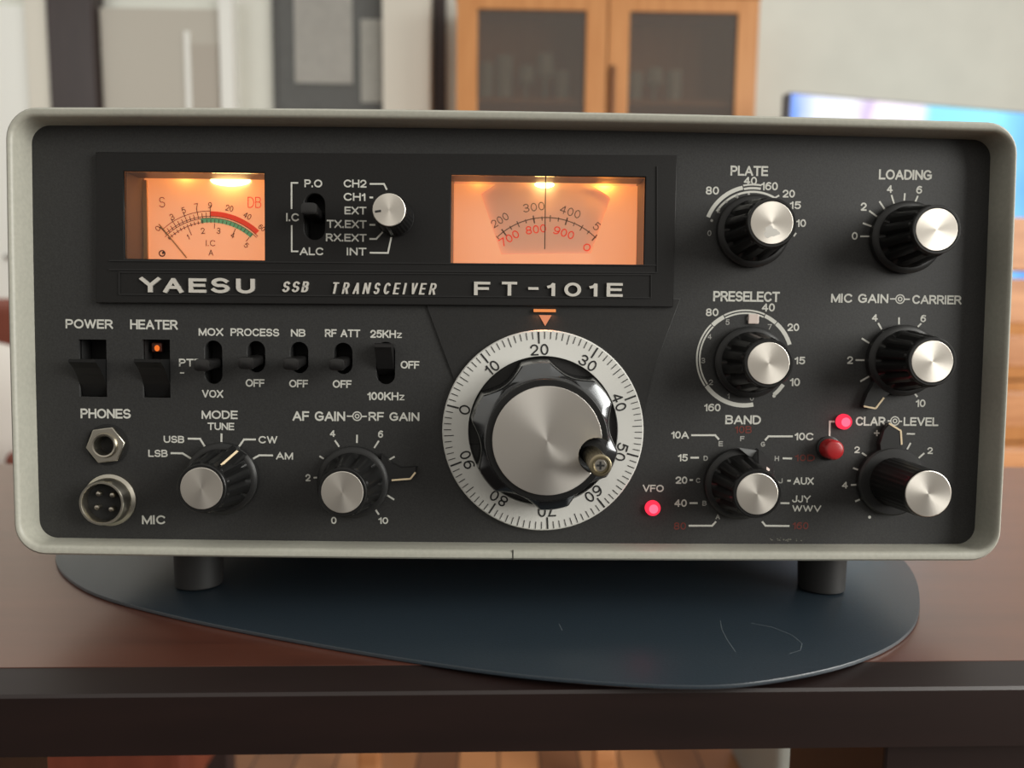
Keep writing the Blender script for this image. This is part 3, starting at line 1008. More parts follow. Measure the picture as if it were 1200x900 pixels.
# --- the two lit windows
FY = 23.5
def housing(name, win, parent):
    """Box behind a window; its top stops short of the card and the lamps sit in the chamber above."""
    a = at(win[0], win[3], EY); c = at(win[1], win[2], EY)
    x0, x1, z0_, z1 = a[0], c[0], a[1], c[1]
    y1, t, CH = FY + 5.5, 0.9, 6.5
    bm = bmesh.new()
    for q in ((x0 - t, x0, z0_ - t, z1 + CH), (x1, x1 + t, z0_ - t, z1 + CH), (x0, x1, z0_ - t, z0_), (x0, x1, z1 + CH, z1 + CH + t)):
        bx(bm, q[0], q[1], (EY + 0.5) if q[3] <= z1 + CH and q[2] < z1 and q[1] - q[0] > 0 and q[3] < z1 else PY + 2.2, y1, q[2], q[3])
    for q in ((x0 - t, x0), (x1, x1 + t)):
        bx(bm, q[0], q[1], EY + 0.5, PY + 2.2, z0_ - t, z1 + t)
    bx(bm, x0, x1, EY + 0.5, FY - 3.6, z1, z1 + t)
    bx(bm, x0, x1, PY + 2.2, PY + 3.0, z1 + t, z1 + CH)
    bx(bm, x0 - t, x1 + t, y1, y1 + t, z0_ - t, z1 + CH + t)
    o = obj(name, bm, M_WALLP, parent)
    return o, (x0, x1, z0_, z1)


def lamp(name, loc, power, rad, col, parent):
    d = bpy.data.lights.new(name, 'POINT')
    d.energy = power; d.shadow_soft_size = rad; d.color = col
    o = bpy.data.objects.new(name, d)
    COL.objects.link(o)
    o.parent = parent
    o.location = Vector(loc) * MM
    return o


def lit_strip(name, loc, sx, sy, power, col, parent, rx):
    d = bpy.data.lights.new(name, 'AREA')
    d.shape = 'RECTANGLE'; d.size = sx * MM; d.size_y = sy * MM; d.energy = power; d.color = col
    o = bpy.data.objects.new(name, d)
    COL.objects.link(o)
    o.parent = parent
    o.location = Vector(loc) * MM
    o.rotation_euler = (rx, 0, 0)
    return o


AMBER = (1.0, 0.42, 0.08)
mtr, (x0, x1, z0_, z1) = housing('signal_meter', LW, R)
card = obj('meter_card', box(x0 + 0.05, x1 - 0.05, FY, FY + 0.8, z0_ + 0.05, z1 + 6.4), M_FACE, mtr)
k = Ink(FY)
k.text('S', 186.5, 193.5, 231, 243, 0.0).text('0', 182.5, 187.5, 264.5, 271, 0, -48).text('3', 199.5, 204, 250.5, 258, 0, -30)
k.text('5', 213, 217.5, 243, 250, 0, -20).text('7', 228, 232.5, 238.5, 245.5, 0, -10).text('9', 244, 248.5, 237, 244, 0)
k.text('20', 264.5, 273.5, 240.5, 247.5, 0, 12).text('40', 285.5, 294.5, 249.5, 256.5, 0, 28).text('60', 303, 311, 264, 270, 0, 40)
k.text('1', 219.5, 221.5, 274.5, 281, 0, -22).text('2', 235.5, 240, 267, 274, 0, -6).text('3', 254, 258.5, 267, 274, 0, 4)
k.text('4', 270.5, 275, 272.5, 279, 0, 20).text('5', 286.5, 291, 284.5, 290.5, 0, 38).text('I.C', 241.5, 252.5, 281.5, 288.5, 0).text('A', 244.5, 250, 292.5, 299.5, 0)
CX, CYm = 248, 331
k.arc(CX, CYm, 82, -43, -1, 0.8).arc(CX, CYm, 76, -44, 45, 0.8).arc(CX, CYm, 74, -46, 45, 0.8).arc(CX, CYm, 69.5, -45, -9, 0.8)
for i in range(13):
    a = radians(-43 + 42 * i / 12)
    big = i % 3 == 0
    k.line([(CX + sin(a) * 76, CYm - cos(a) * 76), (CX + sin(a) * (89 if big else 82), CYm - cos(a) * (89 if big else 82))], 0.9)
for i in range(11):
    a = radians(-44 + 35 * i / 10)
    r0 = 60 if i in (6,) else 69.5
    k.line([(CX + sin(a) * r0, CYm - cos(a) * r0), (CX + sin(a) * 74, CYm - cos(a) * 74)], 0.9)
for a in (3, 24, 40):
    a = radians(a)
    k.line([(CX + sin(a) * 63, CYm - cos(a) * 63), (CX + sin(a) * 69, CYm - cos(a) * 69)], 0.9)
k.arc(190, 297, 3.2, 0, 360, 1.5).line([(190, 297), (193, 295.5)], 2.5)
k.build('scale_print', M_METER_INK, card)
k = Ink(FY); k.arc(CX, CYm, 79, -1, 42.5, 5.6).text('DB', 290.5, 306, 231, 243.5, 0.0); k.build('red_scale_print', M_METER_RED, card)['label'] = 'red over-range band and lettering'
k = Ink(FY); k.arc(CX, CYm, 71.5, -9.5, 41, 5.2); k.build('green_scale_print', M_METER_GREEN, card)['label'] = 'green band'
k = Ink(FY, 0.08)
for i in range(14):
    a = radians(-8 + 48 * i / 13)
    k.line([(CX + sin(a) * 69.5, CYm - cos(a) * 69.5), (CX + sin(a) * 74, CYm - cos(a) * 74)], 0.7)
k.build('green_scale_ticks', M_METER_INK, card)
k = Ink(FY - 1.6, 0)
p0, p1 = (186, 262.5), (218.5, 302)
nd = bmesh.new()
a = Vector((*at(*p0, FY - 1.6),)); c = Vector((*at(*p1, FY - 1.6),))
d = (c - a).normalized(); n = Vector((-d.y, d.x)) * 0.22
loft(nd, [[(a.x - n.x, y, a.y - n.y), (a.x + n.x, y, a.y + n.y), (c.x + n.x, y, c.y + n.y), (c.x - n.x, y, c.y - n.y)] for y in (FY - 1.6, FY - 1.3)], True, True)
bmesh.ops.recalc_face_normals(nd, faces=nd.faces)
obj('needle', nd, principled('needle_amber', (0.55, 0.30, 0.10), 0.5), mtr)
a0 = at(168.5, 302, FY - 0.8); c0 = at(172, 214.5, FY - 0.8)
obj('card_frame', box(a0[0], a0[0] + 1.4, FY - 1.0, FY, z0_ + 0.05, z1 - 0.05), principled('amber_frame', (0.55, 0.33, 0.14), 0.5), mtr)
lx, lz = at(262, 203, EY + 8)
bm = bmesh.new(); bmesh.ops.create_uvsphere(bm, u_segments=20, v_segments=12, radius=1)
for v in bm.verts: v.co = (lx + v.co.x * 7.2, FY - 0.4 + v.co.y * 0.9, z1 + 0.3 + v.co.z * 2.0)
obj('lamp_bulb', bm, M_BULB, mtr, smooth=True)
lamp('meter_lamp', (lx, FY - 2.2, z1 + 1.6), 0.0075, 0.0012, AMBER, mtr)
lamp('meter_lamp', ((x0 + x1) / 2 - 9, FY - 2.2, z1 + 3.0), 0.0022, 0.0012, AMBER, mtr)
obj('window', plate2d([epx(LW[0] + .6, LW[1] - .6, LW[2] + .6, LW[3] - .6)], EY + 0.6, 0.5), M_GLASS, mtr)

fd, (x0, x1, z0_, z1) = housing('frequency_dial', RW, R)
# lit mask: a plate round the sector-shaped dial opening, its top corners cut to an arc
xT0, zT = at(580, 216.5, FY); xT1, _ = at(692, 216.5, FY)
zT = z1 - 0.05
U = [(x0 + 0.05, zT), (x0 + 0.05, z0_ + 0.05), (x1 - 0.05, z0_ + 0.05), (x1 - 0.05, zT), (xT1, zT)]
U += [at(700, 221.5, FY), at(708, 226.5, FY), at(715.5, 232, FY), at(692.5, 297, FY), at(587.5, 298, FY), at(563.5, 227, FY), at(571, 222, FY), (xT0, zT)]
mask = obj('lit_mask', plate2d([U], FY, 0.6), M_FACE, fd)
DY = FY + 2.2
drum = obj('dial_card', box(x0 + 0.05, x1 - 0.05, DY, DY + 0.8, z0_ + 0.05, z1 + 6.4), M_FACE2, fd)
k = Ink(DY)
DX, DYc, DR = 640, 339, 83
k.arc(DX, DYc, DR, -43.5, 44.5, 1.0)
for i in range(-1, 13):
    a = radians(-36.6 + 6.65 * i)
    L_ = 4.6 if i % 4 == 0 else (3.8 if i % 4 == 2 else 2.4)
    k.line([(DX + sin(a) * (DR - L_), DYc - cos(a) * (DR - L_)), (DX + sin(a) * (DR + L_), DYc - cos(a) * (DR + L_))], 1.5 if i % 4 == 0 else 1.0)
k.text('200', 575, 596.5, 253.5, 262.5, 0.0, -33).text('300', 613, 638, 238, 247.5, 0.0, -8).text('400', 656, 680.5, 243.5, 253, 0.0, 17)
k.text('5', 696, 702.5, 260.5, 270, 0.0, 38)
k.build('dial_print', M_METER_INK, drum)
k = Ink(DY)
k.text('700', 584.5, 609, 274.5, 284, 1.3, -32).text('800', 616, 640, 264, 273.5, 1.3, -8).text('900', 648.5, 673, 268, 277.5, 1.3, 17).text('0', 683.5, 692, 285.5, 294.5, 1.3, 40)
k.build('red_dial_print', M_METER_RED, drum)['label'] = 'red numerals'
hx, hz = at(639.5, 204, EY + 1.4); hx2, hz2 = at(639, 292, EY + 1.4)
obj('cursor_line', box(hx - 0.17, hx + 0.17, EY + 1.4, EY + 1.55, hz2, z1 - 0.02), M_METER_INK, fd)
lx, _ = at(638, 215, FY)
bm = bmesh.new(); bmesh.ops.create_uvsphere(bm, u_segments=20, v_segments=12, radius=1)
for v in bm.verts: v.co = (lx + v.co.x * 3.6, FY - 0.2 + v.co.y * 0.9, z1 + v.co.z * 1.2)
obj('lamp_bulb', bm, M_BULB, fd, smooth=True)
lamp('dial_lamp', (lx, FY - 1.6, z1 + 1.4), 0.0055, 0.0012, AMBER, fd)
lamp('dial_side_lamp', (at(708, 215, FY)[0], FY - 2.0, z1 + 1.2), 0.0045, 0.0012, (1.0, 0.40, 0.06), fd)
lamp('dial_side_lamp', (at(560, 215, FY)[0], FY - 2.0, z1 + 2.2), 0.0012, 0.0012, (1.0, 0.40, 0.06), fd)
obj('window', plate2d([epx(RW[0] + .6, RW[1] - .6, RW[2] + .6, RW[3] - .6)], EY + 0.6, 0.5), M_GLASS, fd)

lever_switch(po, 361, 244, 8, EY)

# --- cast nameplate letters
def raised(name, words, px_w, mat, parent, h=0.7):
    bm = bmesh.new()
    for s, xa, xb, ya, yb, shear in words:
        a = Vector(at(xa, yb, EY)); c = Vector(at(xb, ya, EY))
        sc_ = scale_at(EY)
        bwx = px_w * sc_
        st, wd = strokes(s)
        hgt = c.y - a.y
        w, hh = (c.x - a.x) - bwx - shear * hgt, hgt - bwx * 0.72
        kx = w / wd if wd > 0 else 1
        flat = bmesh.new()
        AY = 0.72
        put = lambda u, q, k: (a.x + bwx / 2 + u + shear * q * AY, EY - h - k, a.y + bwx * 0.36 + q * AY)
        for P in st:
            pen(flat, [(p[0] * kx, p[1] * hh / 0.72) for p in P], bwx / 2, put)
        bmesh.ops.recalc_face_normals(flat, faces=flat.faces)
        for f in flat.faces[:]:
            f.normal_update()
            if f.normal.y > 0: f.normal_flip()
        r = bmesh.ops.extrude_face_region(flat, geom=flat.faces[:])
        tops = {g for g in r['geom'] if isinstance(g, bmesh.types.BMVert)}
        for v in flat.verts:
            if v not in tops: v.co.y = EY + 0.01
        bmesh.ops.recalc_face_normals(flat, faces=flat.faces)
        tm = bpy.data.meshes.new('x'); flat.to_mesh(tm); flat.free()
        bm.from_mesh(tm); bpy.data.meshes.remove(tm)
    return obj(name, bm, mat, parent)


raised('maker_name', [('Y', 165, 188.5, 325.5, 342.5, 0), ('A', 192.5, 215, 326, 343, 0), ('E', 222, 242, 326.5, 343, 0), ('S', 248, 269.5, 326, 343.5, 0), ('U', 277.5, 299, 327, 344, 0)], 4.8, M_LETTER, esc)
sm = [('S', 331, 341.5), ('S', 342, 353), ('B', 353.5, 363.5)]
raised('mode_name', [(c, a, b_, 330, 342.5, 0.22) for c, a, b_ in sm], 2.5, M_LETTER, esc)
cs = 'TRANSCEIVER'
ws = [388.5, 401, 413.5, 425, 437.5, 449, 460.5, 472, 480.5, 491, 502.5]
wd = [9.5, 10, 10, 10.5, 9.5, 10, 9.5, 5.5, 10, 9.5, 10.5]
raised('type_name', [(c, a, a + w, 331 + 0.01 * (a - 388), 344.3 + 0.01 * (a - 388), 0.22) for c, a, w in zip(cs, ws, wd)], 2.3, M_LETTER, esc)
raised('model_name', [('F', 555.5, 574.5, 330.5, 346, 0), ('T', 588, 606, 330.5, 346.5, 0), ('-', 619, 631, 335.5, 341, 0), ('1', 641, 650.5, 331.5, 347, 0), ('O', 661, 681, 331.5, 347.5, 0),
                      ('1', 690.5, 700, 332, 347.5, 0), ('E', 710.5, 729.5, 332, 347.8, 0)], 4.2, M_LETTER, esc)

# --- printed legends
def ink(name, fn, mat=M_INK, y=PY):
    k = Ink(y); fn(k); return k.build(name, mat, panel if y == PY else esc)


ink('power_legend', lambda k: k.text('POWER', 77.5, 132, 374.3, 385))
ink('heater_legend', lambda k: k.text('HEATER', 153, 208, 374.8, 386))
ink('keying_legend', lambda k: (k.text('MOX', 233, 261.5, 384.5, 393.5), k.text('PTT', 210, 236, 420.5, 429.5), k.text('VOX', 237, 261.5, 457, 466), k.line([(211, 437), (216, 437)], 1.6)))
ink('process_legend', lambda k: (k.text('PROCESS', 270.5, 327, 385, 394), k.text('OFF', 288, 310, 444.3, 453.3)))
ink('noise_blanker_legend', lambda k: (k.text('NB', 341, 358, 385.7, 394.5), k.text('OFF', 339, 361, 445, 454)))
ink('attenuator_legend', lambda k: (k.text('RF ATT', 381, 422, 386, 395), k.text('OFF', 390, 412, 445.5, 454.5)))
ink('calibrator_legend', lambda k: (k.text('25KH', 434, 464, 386.8, 396), k.text('z', 465, 471, 390, 396), k.text('OFF', 469.5, 491.5, 423, 432), k.text('100KH', 430.5, 467, 459.5, 469), k.text('z', 468, 474, 462.7, 469)))
ink('phones_legend', lambda k: k.text('PHONES', 94.8, 153, 479, 490.3))
ink('microphone_legend', lambda k: k.text('MIC', 166.5, 194, 603.7, 614.3))
ink('mode_legend', lambda k: (k.text('MODE', 236.5, 278.5, 481, 491), k.text('TUNE', 243.5, 274.5, 495.3, 504), k.text('USB', 192, 216, 510.7, 519), k.text('LSB', 174, 196.5, 527, 535.5),
    k.text('CW', 303, 325, 511, 519.7), k.text('AM', 323.5, 343.5, 530, 538.5), k.line([(220, 514), (234.5, 514.2), (240, 523)]), k.line([(200, 531), (214, 531.2), (224, 537.3)]),
    k.line([(259.7, 508), (259.5, 518)]), k.line([(300, 515), (286, 515), (280, 523.5)]), k.line([(320, 533.7), (304, 533.5), (295, 538.5)])))


def af(k):
    k.text('AF GAIN', 343, 404.5, 482, 493.3).text('RF GAIN', 432, 491.5, 483, 493.3).line([(406.5, 487.7), (413.5, 487.7)], 1.6).line([(423.5, 488), (430, 488)], 1.6).rings(418.5, 487.7)
    k.text('4', 386.5, 393, 504, 512).text('6', 443, 449, 504.5, 513).text('2', 358, 364, 555.5, 564).text('0', 388, 394.5, 605.5, 614).text('10', 443.5, 455, 606, 614)
    for s in ([(418.5, 509.5), (418.3, 519)], [(392.5, 516), (397.5, 523.5)], [(444, 516.5), (438.5, 525)], [(374.5, 534.5), (379.5, 537.7)], [(462.5, 535), (453, 540.5)], [(367.5, 559.8), (371.5, 559.5)], [(454, 580.5), (462, 585.5)], [(440, 597), (444, 603)]):
        k.line(s, 2)
ink('audio_gain_legend', af)


def plate_l(k):
    k.text('PLATE', 856, 900, 194.5, 206).text('40', 871.5, 887, 207.3, 216.5).text('160', 892, 911.5, 213.5, 223).text('80', 827, 842.5, 218.7, 228).text('20', 917, 931.5, 222.5, 231.5).text('15', 925.5, 938.5, 236, 245).text('10', 933, 944.5, 257, 266)
    k.arc(881.5, 275.5, 56, -69, -13, 4.6).arc(881.5, 275.5, 58.3, -12, 9, 2.0).arc(881.5, 275.5, 54.2, -12, 9, 2.6).arc(881.5, 276, 50.5, -57, 30, 2.4)
    k.line([(908, 232), (913, 229)], 2).line([(930, 277), (933, 273)], 1.8)
ink('plate_legend', plate_l)


def plate_f(k):
    k.text('0', 829, 833.5, 270, 276.5, 0).text('2', 840, 844, 243.5, 249.5, 0).text('4', 861, 865.5, 227, 233, 0)
    k.dot(834, 258.5, 1.6).dot(851, 236.5, 1.6).dot(877.5, 227.5, 1.4)
ink('plate_fine_legend', plate_f, M_INK_DIM)


def load_l(k):
    k.text('LOADING', 1029.7, 1092.3, 199, 210.7).text('4', 1039, 1046, 217, 226).text('6', 1073.5, 1080.5, 218, 227).text('2', 1008.5, 1015.5, 237.5, 247).text('0', 998, 1005, 272, 281)
    for s in ([(1044.5, 228.5), (1047.5, 238.5)], [(1060.2, 226.5), (1059.5, 235)], [(1075.5, 229.5), (1072.5, 236.5)], [(1030.5, 236), (1036.5, 245)], [(1018.5, 247), (1027.8, 254)], [(1011, 261.5), (1022, 265.5)], [(1008, 277), (1020, 277)]):
        k.line(s, 2)
ink('loading_legend', load_l)


def pre_l(k):
    k.text('PRESELECT', 835.5, 914, 341.5, 353.5).text('80', 827, 842, 361.5, 370.5).text('40', 892.5, 908, 355.5, 365).text('20', 922.5, 936.5, 379, 388).text('15', 931, 943.5, 418, 427).text('10', 925.5, 937.5, 443, 452.5).text('160', 825, 844.5, 473, 482)
    c = (872.8, 420.3)
    k.arc(*c, 55.2, 168, 234, 5.0).arc(*c, 56.8, 235, 314, 1.9).arc(*c, 53.4, 235, 314, 1.9).arc(*c, 55.2, 315, 332, 5).arc(*c, 56.8, 333, 383, 1.9).arc(*c, 53.4, 333, 383, 1.9).arc(*c, 55.2, 384, 400, 4.4).arc(*c, 55.2, 401, 432, 4.8)
    k.arc(*c, 55.2, 123, 140, 4.6).dot(907, 464, 2)
ink('preselector_legend', pre_l)


def pre_f(k):
    for s, x, y in (('5', 852.5, 377.5), ('4', 831.5, 394.5), ('3', 824, 422.5), ('2', 833, 448), ('1', 853.5, 464), ('0', 881, 466.5), ('7', 902, 383), ('6', 877.5, 373)):
        k.text(s, x - (2.4 if s != '1' else 1.2), x + (2.4 if s != '1' else 1.2), y - 3.2, y + 3.2, 1.0)
ink('preselector_fine_legend', pre_f, M_INK_DIM)


def mic_l(k):
    k.text('MIC GAIN', 973.4, 1041.3, 344.3, 355).text('CARRIER', 1068.5, 1127, 346, 356.5).line([(1043, 350.3), (1050, 350.3)], 1.6).line([(1059.5, 350.7), (1066, 350.7)], 1.6).rings(1054.7, 350.5)
    k.text('4', 1021.5, 1028.5, 368, 376.5).text('6', 1078.5, 1085, 369, 377.5).text('2', 992.5, 999.5, 417.5, 426.5).text('10', 1073, 1084.5, 468, 477)
    for s in ([(1029, 378.5), (1033, 386)], [(1053.3, 372), (1053.3, 380)], [(1079.5, 379), (1075.5, 383)], [(1009.8, 396.5), (1018.5, 402)], [(1002.5, 422), (1013, 422)], [(1008, 447), (1018.5, 441)], [(1072, 461.5), (1075, 465)]):
        k.line(s, 2)
ink('microphone_gain_legend', mic_l)


def band_l(k):
    k.text('BAND', 849.6, 892, 486.5, 497.3).text('10A', 786.5, 807.3, 505.3, 514).text('10C', 931, 953.5, 507, 516).text('15', 794.5, 806, 532, 540.7).text('20', 791.5, 805.5, 558.3, 567).text('40', 790, 805, 585, 594)
    k.text('AUX', 929.5, 953.7, 559.3, 568).text('JJY', 928, 950, 580.5, 589).text('WWV', 928, 962.5, 592, 599.7)
    k.line([(810, 510), (838, 510), (842.5, 515)]).line([(929, 511.3), (900.5, 511.3), (896.5, 516)]).line([(809, 536.3), (819, 536.3)]).line([(808, 562.5), (812, 562.5)]).line([(808, 589.5), (817.5, 589.5)])
    k.line([(807, 616), (834.5, 616), (839, 611)]).line([(922.5, 563.3), (926.5, 563.3)]).line([(917, 537), (928, 537.3)]).line([(914.5, 589.5), (925, 589.7)]).line([(925, 616.3), (897, 616), (893, 611)])
ink('band_legend', band_l)
for word, xa, xb, ya, yb in (('10B', 861, 881, 499, 507.7), ('80', 789.5, 804, 612, 620.7), ('160', 928.5, 947.5, 611.7, 620.3), ('10D', 931.5, 955, 532.5, 540.5)):
    ink('band_numeral', lambda k: k.text(word, xa, xb, ya, yb, 1.35), M_RED_INK)['label'] = 'faded red band numeral'


def band_f(k):
    for s, x, y in (('E', 844.5, 520), ('F', 869.8, 514), ('G', 894, 520.5), ('D', 827, 537), ('H', 910.3, 537.3), ('C', 818, 563), ('B', 825.5, 589.7), ('A', 841, 605.5), ('J', 914.5, 563.5)):
        k.text(s, x - 2.6, x + 2.6, y - 3, y + 3, 1.2)
ink('band_letter_legend', band_f, M_INK_DIM)
ink('oscillator_lamp_legend', lambda k: k.text('VFO', 753, 778, 568, 576.5))


def clar_l(k):
    k.text('CLAR', 1002.3, 1038, 488.3, 499).text('LEVEL', 1058.3, 1100, 489, 499.2).line([(1040, 493.3), (1044, 493.3)], 1.6).line([(1053.5, 493.7), (1057, 493.7)], 1.6).rings(1048.7, 493.3)
    k.line([(1024, 507.5), (1031, 507.5)], 1.8).line([(1027.5, 504), (1027.5, 511)], 1.8).line([(1062.5, 508.3), (1072, 508.5)], 1.8)
    k.text('2', 1001, 1007.5, 523, 531).text('2', 1086.5, 1093, 524, 532).text('4', 986.5, 993.5, 564.3, 572.5)
    for s in ([(1010, 530.7), (1015.5, 534.3)], [(1067, 519), (1063, 526.5)], [(1083, 531), (1076.5, 536.7)], [(999.5, 548.3), (1005.5, 550.5)], [(997, 568.3), (1003.5, 568)], [(1002, 587.5), (1007.5, 585.3)]):
        k.line(s, 2)
    k.dot(1019, 606, 1.8).line([(978, 494), (972.3, 494), (972, 511)], 2.2)
ink('clarifier_legend', clar_l)


def met_l(k):
    k.text('P.O', 357, 377.5, 210.5, 219.5).text('I.C', 335.5, 350.5, 250, 259.3).text('ALC', 351.5, 379, 290, 299)
    k.line([(349.5, 214.3), (341.7, 214.3), (341.7, 245)], 1.8).line([(341.9, 264), (341.9, 294.6), (349.7, 294.6)], 1.8)
ink('meter_switch_legend', met_l, M_INK, EY)


def chan_l(k):
    k.text('CH2', 403, 429.3, 210.7, 219.7).text('CH1', 403, 428, 226.3, 235.3).text('EXT', 404, 429.3, 242.3, 251.3).text('TX.EXT', 383.3, 429.3, 258, 267.2).text('RX.EXT', 382.3, 429.3, 274, 283).text('INT', 406.5, 429.3, 290.3, 299.3)
    k.line([(433.3, 215.6), (450, 215.6), (453.5, 222.5)], 2).line([(433, 231.4), (437.3, 231.5)], 2).line([(433, 263.5), (440, 263.5)], 2).line([(433, 280), (441, 280), (448.5, 272)], 2).line([(433.3, 296.2), (454.7, 296.4), (458.5, 278)], 2)
ink('channel_legend', chan_l, M_INK, EY)

# --- index mark above the dial
a, c = at(625.5, 366, EY), at(651.5, 362.3, EY)
obj('index_slot', box(a[0], c[0], EY + 0.4, PY - 0.8, at(638, 365.5, EY)[1], at(638, 362.2, EY)[1]), M_SLOT, panel)
tri = [at(631.5, 369.3, PY), at(638.7, 382, PY), at(646.3, 369.5, PY)]
obj('index_mark', plate2d([tri], PY - 0.95, 0.3), M_INDEX, panel)['label'] = 'lit orange index triangle'
lit_strip('index_lamp', ((a[0] + c[0]) / 2, PY - 1.6, at(638, 367, PY)[1]), 7.5, 1.0, 0.0011, (1.0, 0.36, 0.14), R, radians(-35))

# --- knobs
def knob_axis(px, py, h):
    x, z = at(px, py, PY - h)
    return Vector((x, PY, z)) * MM


def flute(n, depth, lo_h, hi_h):
    def f(a, h, k):
        if h < lo_h or h > hi_h: return 1.0
        return 1.0 - depth * (0.5 + 0.5 * cos(n * a)) ** 3
    return f


def make_knob(px, py, h=20.5, skirt=12.6, body=10.4, top=8.1, cap=6.95, n=12, pointer=None, fin=True, name='control_knob'):
    loc = knob_axis(px, py, h)
    pr = [(skirt - 0.3, 0.3), (skirt, 0.5), (skirt, 2.6), (skirt - 0.7, 3.3), (body + 0.5, 3.6)]
    sk = obj(name, lathe(pr, 64), M_SKIRT, R, loc, True)
    pb = [(body + 0.3, 3.5), (body + 0.2, 5.0), (body - 0.2, 7.0), (top + 0.9, h - 5.0), (top + 0.55, h - 3.2), (top + 0.5, h - 2.2), (top, h - 1.6), (top - 0.05, h - 0.2), (top - 0.3, h + 0.1), (cap + 0.25, h + 0.1), (cap + 0.1, h - 0.3)]
    bd_ = obj('grip', lathe(pb, 96, flute(n, 0.15, 4.0, h - 2.0)), M_KNOB, sk, smooth=True)
    cp = obj('cap', lathe([(cap, h - 0.35), (cap, h - 0.05), (cap - 0.15, h + 0.02)], 64), M_CAP, sk, smooth=False)
    cp['label'] = 'spun aluminium cap'
    return sk


def fin_part(parent, ang, r0, r1, h0, h1, w0, w1, mat, name):
    """A wedge running out radially at ang (degrees clockwise from top)."""
    a = radians(ang)
    u = Vector((sin(a), 0, cos(a))); s = Vector((cos(a), 0, -sin(a)))
    bm = bmesh.new()
    P = []
    for r, h, w in ((r0, h0, w0), (r1, h1, w1)):
        for sg in (-1, 1):
            P.append(u * r + s * (sg * w / 2) + Vector((0, -h, 0)))
    low = []
    for r, w in ((r0, w0), (r1, w1)):
        for sg in (-1, 1):
            low.append(u * r + s * (sg * (w / 2 + 0.7)) + Vector((0, -3.2, 0)))
    v = [bm.verts.new(p) for p in P]; l = [bm.verts.new(p) for p in low]
    bm.faces.new((v[0], v[1], v[3], v[2])); bm.faces.new((l[0], l[2], l[3], l[1]))
    bm.faces.new((v[0], v[2], l[2], l[0])); bm.faces.new((v[1], l[1], l[3], v[3])); bm.faces.new((v[2], v[3], l[3], l[2])); bm.faces.new((v[0], l[0], l[1], v[1]))
    bmesh.ops.recalc_face_normals(bm, faces=bm.faces)
    return obj(name, bm, mat, parent)


def ring_lever(parent, outline, mark, h=2.6):
    """Concentric lever behind the knob (outline measured on its own plane) with a pale marking line on its edge."""
    o = parent.location / MM
    pts = [at(*p, PY - h) for p in outline]
    c = Vector((sum(p[0] for p in pts) / len(pts), sum(p[1] for p in pts) / len(pts)))
    bm = bmesh.new()
    loops = []
    for hh, k_ in ((0.3, 1.0), (h - 0.5, 1.0), (h, 0.95)):
        loops.append([(c.x + (p[0] - c.x) * k_ - o.x, -hh, c.y + (p[1] - c.y) * k_ - o.z) for p in pts])
    loft(bm, loops, True, True)
    bmesh.ops.recalc_face_normals(bm, faces=bm.faces)
    lv = obj('ring_lever', bm, M_SKIRT, parent)
    pale_line(lv, [(at(*p, PY - h)[0] - o.x, -h, at(*p, PY - h)[1] - o.z) for p in mark], 0.6)
    return lv


def pale_line(parent, pts, w, mat=M_CREAM, name='pointer_line'):
    bm = bmesh.new()
    for p, q in zip(pts, pts[1:]):
        p, q = Vector(p), Vector(q)
        d = (q - p).normalized()
        n = d.cross(Vector((0, 1, 0))).normalized() * w / 2
        up = Vector((0, -0.18, 0))
        A = [p - n, q - n, q + n, p + n]
        v0 = [bm.verts.new(x) for x in A]; v1 = [bm.verts.new(x + up) for x in A]
        bm.faces.new(v1)
        for i in range(4):
            j = (i + 1) % 4
            bm.faces.new((v0[i], v0[j], v1[j], v1[i]))
    bmesh.ops.recalc_face_normals(bm, faces=bm.faces)
    return obj(name, bm, mat, parent)


kp = make_knob(904.7, 261)                                          # plate
kl = make_knob(1098, 269)                                           # loading
ks = make_knob(900.8, 425.8)                                        # preselector
sx_, sz_ = at(882.3, 374, PY)
obj('pointer_tab', box(sx_ - 1.9, sx_ + 1.9, -1.0, -0.4, sz_ - 1.7, sz_ + 1.7, bev=0.3), M_PINK, ks, -Vector((ks.location.x, 0, ks.location.z)) )['label'] = 'pale pointer tab'
km = make_knob(1092.8, 423.8)                                       # microphone gain
ring_lever(km, [(1011, 475.5), (1026, 479.5), (1036.5, 466), (1056, 452), (1034, 432), (1016, 462)], [(1012, 476), (1026, 478.7), (1035.7, 466)])
kmo = make_knob(236, 572.5)                                         # mode
fin_part(kmo, 33, 6.5, 12.4, 17.2, 5.0, 5.6, 4.6, M_KNOB, 'pointer')
a = radians(33); u = Vector((sin(a), 0, cos(a)))
pale_line(kmo, [u * 8.2 + Vector((0, -17.3 + 2.6, 0)), u * 12.4 + Vector((0, -5.4, 0))], 0.8)
ka = make_knob(401, 577, n=9)                                       # audio gain
ring_lever(ka, [(446, 532), (458, 542), (470, 548.5), (488, 547), (487.5, 555), (481, 562.5), (458, 564), (444, 574)], [(459, 562.7), (481, 561), (486.8, 553.5)])
kb = make_knob(887.6, 579, n=12)                                    # band
fin_part(kb, 38, 6.5, 13.4, 17.0, 4.2, 6.4, 6.8, M_KNOB, 'pointer')
a = radians(38); u = Vector((sin(a), 0, cos(a))); s = Vector((cos(a), 0, -sin(a)))
M_FLANK = principled('clear_pointer_flank', (0.20, 0.205, 0.205), 0.3)
for poly in ([(866, 525), (889, 528.5), (887.5, 538), (880, 536.5)], [(892, 537.5), (900, 540), (907.5, 552.5), (903.5, 556.5)]):
    o_ = kb.location / MM
    pts = [at(*p, PY - 5) for p in poly]
    bm = loft(bmesh.new(), [[(p[0] - o_.x, -hh, p[1] - o_.z) for p in pts] for hh in (3.0, 5.0)], True, True)
    bmesh.ops.recalc_face_normals(bm, faces=bm.faces)
    obj('pointer_flank', bm, M_FLANK, kb)['label'] = 'pale clear pointer facet'
